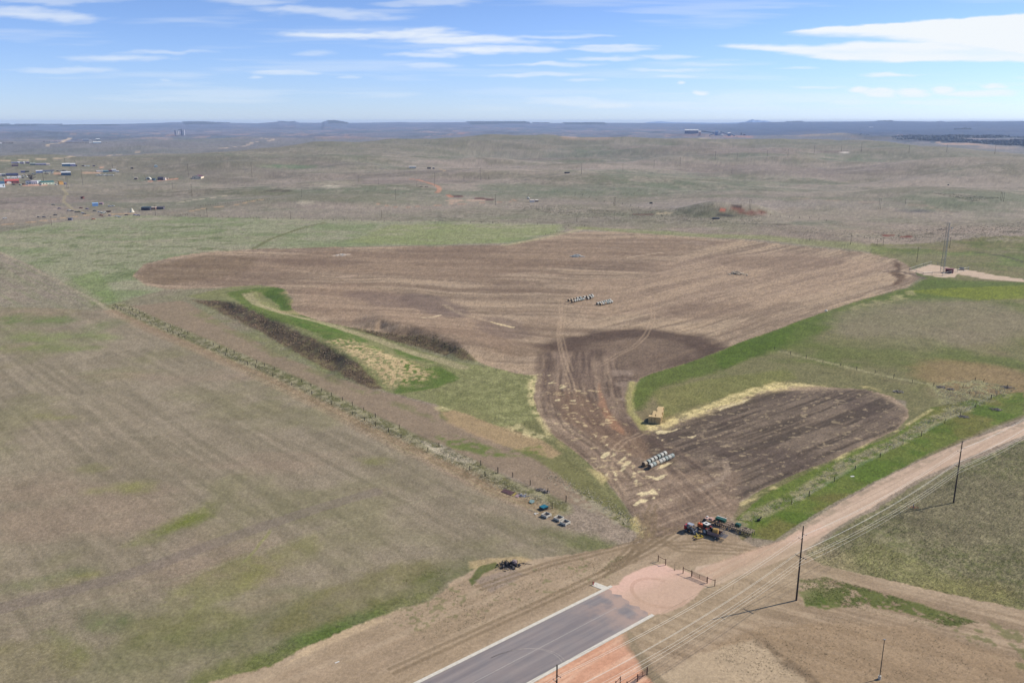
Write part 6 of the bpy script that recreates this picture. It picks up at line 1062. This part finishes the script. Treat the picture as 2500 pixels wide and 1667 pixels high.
B(1672, 1704, 327.5, 8, (10, 60, 120), (236, 236, 236), 'long deep blue coal barn with white roof', 'storage barn', 'coal_barn', 'flat', dep=.3); B(1705, 1711, 332, 9, (214, 170, 160), (230, 220, 216), 'pink loading tower at the end of the blue barn', 'loading tower', 'loading_tower', 'flat', dep=.8)
B(1745, 1752, 332.5, 9.5, (70, 110, 170), (90, 130, 180), 'blue conveyor tower of the plant', 'plant tower', 'plant_tower', 'flat', dep=.8); B(1752.5, 1758.5, 332, 10, (226, 226, 230), (236, 236, 240), 'tall white silo building of the plant', 'plant building', 'plant_building', 'round', dep=.8); B(1758, 1765, 333, 3, Wt, Wt, 'low white shed beside the plant silo', 'shed', 'shed', 'flat')
B(1776.5, 1783, 332.5, 6, (60, 120, 170), (236, 236, 240), 'blue hopper with white top', 'hopper', 'hopper', 'flat', dep=.8); B(1808, 1811, 330.5, 4.5, (80, 70, 100), (80, 70, 100), 'dark shovel tower beyond the plant', 'machine', 'mining_machine', 'flat'); B(1813, 1820, 331, 2.4, (84, 60, 86), (84, 60, 86), 'dark row of machines beyond the plant', 'machine', 'mining_machine', 'flat')
for (x0_, y0_, b0_), (x1_, y1_, b1_), lb in (((1707, 320, 330), (1745, 325, 332), 'long sloping conveyor from the blue barn to the plant tower'), ((1732, 331, 333), (1746, 325, 333), 'short rising conveyor into the plant tower'), ((1759, 322, 332), (1777, 329, 332), 'sloping conveyor from the silo building to the hopper'), ((1783, 327, 332), (1793, 331.5, 332.5), 'short conveyor right of the hopper')):
    a = hit(x0_, b0_); c = hit(x1_, b1_); ha = solve_h(a, y0_); hc = solve_h(c, y1_); tag(MB().cyl((0, 0, ha), (c[0]-a[0], c[1]-a[1], hc+c[2]-a[2]), 4.2, n=6).cyl((0, 0, 0), (0, 0, ha), 1.5, n=5).build('conveyor', mm('plant_blue', (60, 90, 140)), loc=tuple(a)), lb, 'conveyor')
B(2190, 2195, 333, 2.6, (226, 200, 190), (236, 190, 170), 'small white mine shed with orange roof', 'shed', 'shed'); B(2199, 2204, 333.2, 3, (240, 226, 216), (232, 160, 120), 'white and orange mine shed under the bluff', 'shed', 'shed')
B(2122, 2131, 312.5, 2, Wt, Wt, 'tiny white shed in the blue distance', 'shed', 'shed')
# ------------------------------------------------------------------ plants
def leafmesh(name, pts, hgt, rad, nbl, m_, seed, kind='stuff'):
    g = np.random.default_rng(seed); n_ = len(pts)
    P = np.repeat(np.array(pts), nbl, 0); hh = np.repeat(hgt if np.ndim(hgt) else np.full(n_, hgt), nbl); rd_ = np.repeat(rad if np.ndim(rad) else np.full(n_, rad), nbl); k = len(P)
    a = g.random(k)*6.283; rr_ = np.sqrt(g.random(k))*rd_; bx_ = P[:, 0]+rr_*np.cos(a); by_ = P[:, 1]+rr_*np.sin(a); z0 = P[:, 2]+g.random(k)*hh*.45
    t = g.random(k)*6.283; wv = rd_*g.uniform(.25, .6, k); lean = g.uniform(-.5, .5, (k, 2))*hh[:, None]; hv = hh*g.uniform(.35, 1., k)*(1-.5*rr_/rd_)
    V = np.stack([np.stack([bx_-wv*np.cos(t), by_-wv*np.sin(t), z0], -1), np.stack([bx_+wv*np.cos(t), by_+wv*np.sin(t), z0+hv*.15], -1), np.stack([bx_+lean[:, 0], by_+lean[:, 1], z0+hv], -1)], 1).reshape(-1, 3)
    me = bpy.data.meshes.new(name); me.vertices.add(len(V)); me.vertices.foreach_set('co', V.astype(np.float32).ravel()); me.loops.add(len(V)); me.loops.foreach_set('vertex_index', np.arange(len(V), dtype=np.int32)); me.polygons.add(k); me.polygons.foreach_set('loop_start', np.arange(0, 3*k, 3, dtype=np.int32)); me.update(calc_edges=True)
    me.materials.append(m_); o_ = bpy.data.objects.new(name, me); C.objects.link(o_)
    if kind: o_['kind'] = kind
    return o_
def along(pts, spread, n_, seed, warp=1.):
    g = np.random.default_rng(seed); P_ = [hit(*q) for q in pts]; L_ = [0]
    for i in range(len(P_)-1): L_.append(L_[-1]+math.hypot(P_[i+1][0]-P_[i][0], P_[i+1][1]-P_[i][1]))
    s = g.random(n_)*L_[-1]; x_ = np.interp(s, L_, [p[0] for p in P_])+g.normal(0, spread, n_); y_ = np.interp(s, L_, [p[1] for p in P_])+g.normal(0, spread, n_)
    return np.stack([x_, y_, terr(x_, y_)], -1)
def inside(pts, n_, seed, keep=None):
    P_ = [tuple(hit(*q)[:2]) for q in pts]; g = np.random.default_rng(seed); xs = [p[0] for p in P_]; ys = [p[1] for p in P_]; x_ = g.uniform(min(xs), max(xs), n_*4); y_ = g.uniform(min(ys), max(ys), n_*4); ins = np.zeros(n_*4, bool)
    for i in range(len(P_)):
        x0_, y0_ = P_[i]; x1_, y1_ = P_[(i+1) % len(P_)]; c = (y0_ > y_) != (y1_ > y_); ins ^= c & (x_ < (x1_-x0_)*(y_-y0_)/((y1_-y0_) or 1e-9)+x0_)
    x_, y_ = x_[ins], y_[ins]
    if keep: kk = keep(x_, y_); x_, y_ = x_[kk], y_[kk]
    x_, y_ = x_[:n_], y_[:n_]; return np.stack([x_, y_, terr(x_, y_)], -1)
g = np.random.default_rng(5)
kochia = mm('dead_brush', (190, 164, 136), var=.5, scale=.25, rough=.95); kochia2 = mm('dead_brush_red', (176, 158, 124), var=.4, scale=.25, rough=.95)
BR1 = D((440, 688), (500, 690), (560, 704), (610, 726), (680, 762), (740, 790), (800, 824), (850, 862), (882, 892), (850, 890), (800, 870), (740, 845), (660, 798), (580, 752), (500, 714))
BR2 = D((800, 752), (880, 750), (940, 752), (1000, 770), (1050, 795), (1095, 830), (1060, 828), (980, 802), (900, 782), (840, 764))
for nm_, poly, n_, sd__ in (('dead_brush_belt', BR1, 5200, 1), ('dead_brush_belt', BR2, 2400, 2)):
    pts = inside(poly, n_, sd__); jt = (fbm(pts[:, 0]/14., pts[:, 1]/14., 3, 91)-.5)*6; pts[:, 0] += jt; pts[:, 1] += jt*.7+np.random.default_rng(4).normal(0, 1.2, len(pts)); pts[:, 2] = terr(pts[:, 0], pts[:, 1]); pts = pts[fbm(pts[:, 0]/5., pts[:, 1]/5., 2, 92) > .40]; o_ = leafmesh(nm_, pts, .5, .42, 5, kochia if sd__ == 1 else kochia2, sd__)
    o_['label'] = ('wide belt of dark dead brush along the long bank' if sd__ == 1 else 'narrower belt of dark dead brush under the tilled field edge')
pale = mm('bleached_weeds', (226, 216, 190), var=.3, scale=.5, rough=.95); grass_ = mm('coarse_green_grass', (150, 160, 92), var=.3, scale=.4, rough=.95)
pts = np.concatenate([along([(a, b_-2) for a, b_ in FW], 1.3, 2600, 3), along([(a+18, b_-8) for a, b_ in FW], 1.0, 900, 33), along(D((1700, 1200), (1830, 1140), (1950, 1060), (2050, 1020), (2150, 960), (2230, 935)), 1.3, 1300, 4), inside(D((2140, 882), (2240, 874), (2335, 892), (2320, 905), (2260, 930), (2180, 955)), 1500, 5), along(D((1260, 1090), (1340, 1130), (1400, 1165), (1470, 1215)), 1.6, 500, 6), along(D((1240, 540), (1180, 556), (1290, 532)), 2.5, 300, 7), inside(D((960, 1010), (1010, 1020), (1100, 1060), (1040, 1055)), 400, 8)])
o_ = leafmesh('dry_weeds', pts, .28, .32, 5, pale, 7); o_['label'] = 'bleached dry weeds along the fences and banks'
tum = mm('tumbleweed', (206, 194, 184), var=.4, scale=1)
for q, s_, lb in (((2298, 946), 2.4, 'large grey tumbleweed drift at the pasture fence'), ((2321, 951), 1.6, 'smaller grey tumbleweed drift at the pasture fence'), ((2460, 946), 2.6, 'dark tumbleweed mound at the far right corner'), ((2352, 1018), 2.2, 'grey tumbleweed mound on the weedy bank'), ((2432, 1000), 2.4, 'pale tumbleweed mound near the dirt road'), ((1319, 1196), 1.5, 'grey tumbleweed by the two fences near the junk'), ((1333, 1201), 1.1, 'small tumbleweed right by the fence post'), ((2194, 957), 2.4, 'dark tumbleweed patch at the tip of the dark lobe')):
    p_ = hit(*q); gg = np.random.default_rng(int(q[0])); pp = np.stack([p_[0]+np.clip(gg.normal(0, s_*.4, 60), -s_*.8, s_*.8), p_[1]+np.clip(gg.normal(0, s_*.33, 60), -s_*.7, s_*.7), np.zeros(60)], -1); pp[:, :2] -= p_[:2]
    o_ = leafmesh('tumbleweed', pp, .55, .42, 6, tum, int(q[1]), None); o_.location = tuple(p_); tag(o_, lb, 'tumbleweed', 'tumbleweed drifts')
# coarse tufts, near ground
keep = lambda x_, y_: fbm(x_/9., y_/9., 3, 77)+.35*(np.random.default_rng(3).random(len(x_))-.5) > .42
pts = np.concatenate([inside(D((1850, 1272), (1900, 1238), (2000, 1178), (2200, 1075), (2352, 1015), (2450, 980), (2450, 1430), (2352, 1400), (2120, 1350), (2000, 1322), (1890, 1296)), 16000, 11, keep), inside(D((1838, 1330), (1900, 1325), (2060, 1370), (2250, 1430), (2150, 1440), (1960, 1395), (1850, 1388)), 3500, 12, keep), inside(D((480, 1568), (620, 1500), (850, 1410), (990, 1370), (1060, 1310), (1000, 1300), (700, 1420), (400, 1560)), 7000, 13, keep), inside(D((1690, 1190), (1900, 1065), (2140, 935), (2352, 900), (2352, 950), (2050, 1085), (1780, 1240)), 6000, 14, keep)])
o_ = leafmesh('grass_tufts', pts, .11, .22, 4, grass_, 15); o_['label'] = 'coarse green grass tufts on the near ground'
pts = np.concatenate([inside(D((850, 1440), (1060, 1340), (1300, 1285), (1450, 1275), (1380, 1340), (1150, 1420), (950, 1480)), 1500, 16, keep), inside(D((1850, 1400), (2352, 1500), (2352, 1568), (1650, 1568), (1640, 1480)), 1200, 17, keep), inside(D((1640, 1480), (1740, 1460), (1900, 1500), (1860, 1560), (1650, 1520)), 300, 18)])
o_ = leafmesh('weed_sprigs', pts, .16, .18, 4, mm('dull_weeds', (140, 134, 96), var=.3, scale=.4), 19); o_['label'] = 'sparse weeds dotted over the bare dirt'
pts = np.concatenate([inside([(q[0], q[1]) for q in z3(1200, 240, 3.5636, (200, 920), (700, 940), (1200, 1000), (1100, 1050), (700, 1030), (200, 960))], 900, 21), inside(z3(1840, 240, 3.5636, (0, 1100), (700, 1150), (1400, 1140), (2352, 1080), (2800, 1100), (2800, 1250), (2000, 1240), (900, 1220), (300, 1180)), 1500, 22), inside(z3(1840, 240, 3.5636, (1500, 820), (1900, 850), (2200, 870), (1900, 900)), 500, 23), inside(z3(1840, 240, 3.5636, (1900, 560), (2352, 590), (2352, 680), (2000, 650)), 500, 24), inside(z3(1200, 240, 3.5636, (1200, 960), (2352, 1040), (2352, 1100), (1200, 1060)), 900, 25)])
o_ = leafmesh('sagebrush', pts, .7, .7, 5, mm('sage_grey', (136, 132, 112), var=.3, scale=.1), 26); o_['label'] = 'dark sagebrush clumps dotted over the plain'
LF = D((-60, 1050), (300, 1000), (700, 1010), (1000, 1080), (1250, 1190), (1350, 1250), (1050, 1330), (850, 1420), (600, 1530), (480, 1568), (300, 1620), (-60, 1620))
pts = inside(LF, 42000, 51); pts[:, 2] += .02
o_ = leafmesh('short_grass_tufts', pts, .10, .16, 3, mm('olive_tuft', (120, 118, 78), var=.35, scale=.15), 52); o_['label'] = 'short olive grass tufts across the left field'
pts = inside(LF, 22000, 53); o_ = leafmesh('dry_grass_tufts', pts, .12, .14, 3, mm('straw_tuft', (206, 196, 168), var=.25, scale=.3), 54); o_['label'] = 'short dry straw-coloured tufts across the left field'
pts = inside(D((1850, 1272), (2000, 1178), (2352, 1015), (2450, 980), (2450, 1430), (2352, 1400), (2000, 1322)), 12000, 55); o_ = leafmesh('dark_grass_tufts', pts, .16, .2, 4, mm('dark_olive_tuft', (92, 92, 60), var=.3, scale=.2), 56); o_['label'] = 'dark olive tufts over the right-hand field'
# bare tree and shelter belts
def tree(px, py, hpx, label, grp=None, lean=True, dens=60, nm='bare_tree'):
    q = hit(px, py); dist = math.hypot(q[0], q[1]); h = hpx/FPX*dist; t = thing(nm, tuple(q), label, 'tree', 0, grp); g_ = random.Random(int(px*7)); b_ = MB(); b_.cyl((0, 0, 0), (0, 0, h*.4), h*.045, h*.03, 6); b_.build('trunk', mm('bare_bark', (104, 88, 88), var=.3), t); c_ = MB()
    for i in range(dens):
        a_ = g_.random()*6.28; e_ = g_.uniform(.2, 1.25); L_ = h*g_.uniform(.25, .6); z_ = h*g_.uniform(.2, .45); p_ = Vector((L_*math.cos(e_)*math.cos(a_), L_*math.cos(e_)*math.sin(a_), z_+L_*math.sin(e_))); c_.cyl((0, 0, z_), p_, h*.016, h*.007, 4, False)
        for _ in range(2): c_.cyl(p_*.7+Vector((0, 0, z_*.3)), p_+Vector((g_.uniform(-1, 1), g_.uniform(-1, 1), g_.uniform(0, 1)))*h*.12, h*.008, h*.005, 3, False)
    c_.build('crown', mm('bare_twigs', (116, 104, 106), var=.3), t); return t
tree(77.5, 443, 17, 'big bare tree between the campers and the white trailers')
for i, x_ in enumerate((7, 11, 17, 22, 25, 29, 31)): tree(x_, 352, 4.5, '%s tree from the left in the far left shelter belt' % ORD[i], 'far left shelter belt', dens=26, nm='shelter_tree')
for i, x_ in enumerate((106, 109, 115, 120)): tree(x_, 348.5, 3.8, '%s tree from the left beside the pale road crossing' % ORD[i], 'trees beside the pale road crossing', dens=26, nm='shelter_tree')
for i, x_ in enumerate(np.linspace(147, 216, 19)): tree(x_, 350.6, 3.4+.8*random.random(), '%s tree from the left in the farm shelter belt' % ORD[i], 'farm shelter belt', dens=22, nm='shelter_tree')
for i, x_ in enumerate((134, 138, 248, 254, 260)): tree(x_, 347.5 if x_ < 200 else 350, 3, '%s of the five loose trees around the farm, from the left' % ORD[i], 'loose trees around the farm', dens=22, nm='shelter_tree')
# river woods and ridge timber: far-off masses
dkw = mm('far_timber', (112, 124, 138), var=.3, scale=.01)  # timber colour lifted to pale blue, distance haze painted in
pts = np.concatenate([inside([(2180, 339), (2300, 341), (2500, 344), (2560, 345), (2560, 362), (2500, 357), (2400, 351), (2330, 348), (2260, 343)], 5200, 31), inside([(2090, 331.5), (2200, 333), (2500, 336), (2560, 336), (2560, 338), (2400, 338), (2200, 336)], 2200, 32), inside([(2330, 316), (2370, 315), (2370, 317), (2330, 318)], 200, 33)])
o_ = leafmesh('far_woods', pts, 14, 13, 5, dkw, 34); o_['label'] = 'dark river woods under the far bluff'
def ridge_timber(x0_, x1_, n_, sd__):
    g_ = np.random.default_rng(sd__); ax = (g_.uniform(x0_, x1_, n_)-1250)/FPX; r_ = g_.uniform(19100, 19990, n_); a_ = np.arctan(ax*1.0/ math.cos(PITCH) * 1.0) if False else np.arctan2(ax, math.cos(PITCH)+.262*math.sin(PITCH)); x_ = r_*np.sin(a_); y_ = r_*np.cos(a_); return np.stack([x_, y_, terr(x_, y_)], -1)
pts = np.concatenate([ridge_timber(a_, b_, n_, 40+i) for i, (a_, b_, n_) in enumerate(((0, 22, 120), (36, 150, 420), (447, 524, 520), (530, 560, 60), (680, 720, 120), (800, 848, 300), (1140, 1292, 800), (1300, 1340, 120), (1375, 1475, 420), (1920, 1960, 60), (2140, 2180, 80)))])
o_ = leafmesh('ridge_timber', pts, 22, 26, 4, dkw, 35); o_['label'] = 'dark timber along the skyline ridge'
# distant buttes behind the skyline, blue haze put into their colour
def butte(pts, dist, label):
    v_ = []; 
    for x_, y_ in pts:
        u_ = (x_-1250)/FPX; vv = (y_-833.5)/FPX; dy_ = math.cos(PITCH)-vv*math.sin(PITCH); dz_ = -math.sin(PITCH)-vv*math.cos(PITCH); h_ = math.hypot(u_, dy_); v_.append((u_/h_*dist, dy_/h_*dist, CAMH+dz_/h_*dist))
    n_ = len(v_); back = [(a*1.12, b_*1.12, -60) for a, b_, c in v_]; front = [(a*.97, b_*.97, -60) for a, b_, c in v_]
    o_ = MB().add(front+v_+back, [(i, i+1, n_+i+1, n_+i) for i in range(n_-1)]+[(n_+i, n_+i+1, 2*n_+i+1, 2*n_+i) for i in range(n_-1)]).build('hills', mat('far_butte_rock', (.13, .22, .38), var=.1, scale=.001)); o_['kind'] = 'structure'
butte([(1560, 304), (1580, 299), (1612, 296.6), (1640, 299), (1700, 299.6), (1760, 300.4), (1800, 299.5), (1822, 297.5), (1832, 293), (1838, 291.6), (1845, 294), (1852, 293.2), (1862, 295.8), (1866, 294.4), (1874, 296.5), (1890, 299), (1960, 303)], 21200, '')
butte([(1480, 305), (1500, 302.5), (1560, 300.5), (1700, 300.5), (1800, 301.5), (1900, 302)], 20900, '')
for o_ in bpy.data.objects:
    if o_.name.startswith('haze'): o_['kind'] = 'stuff'
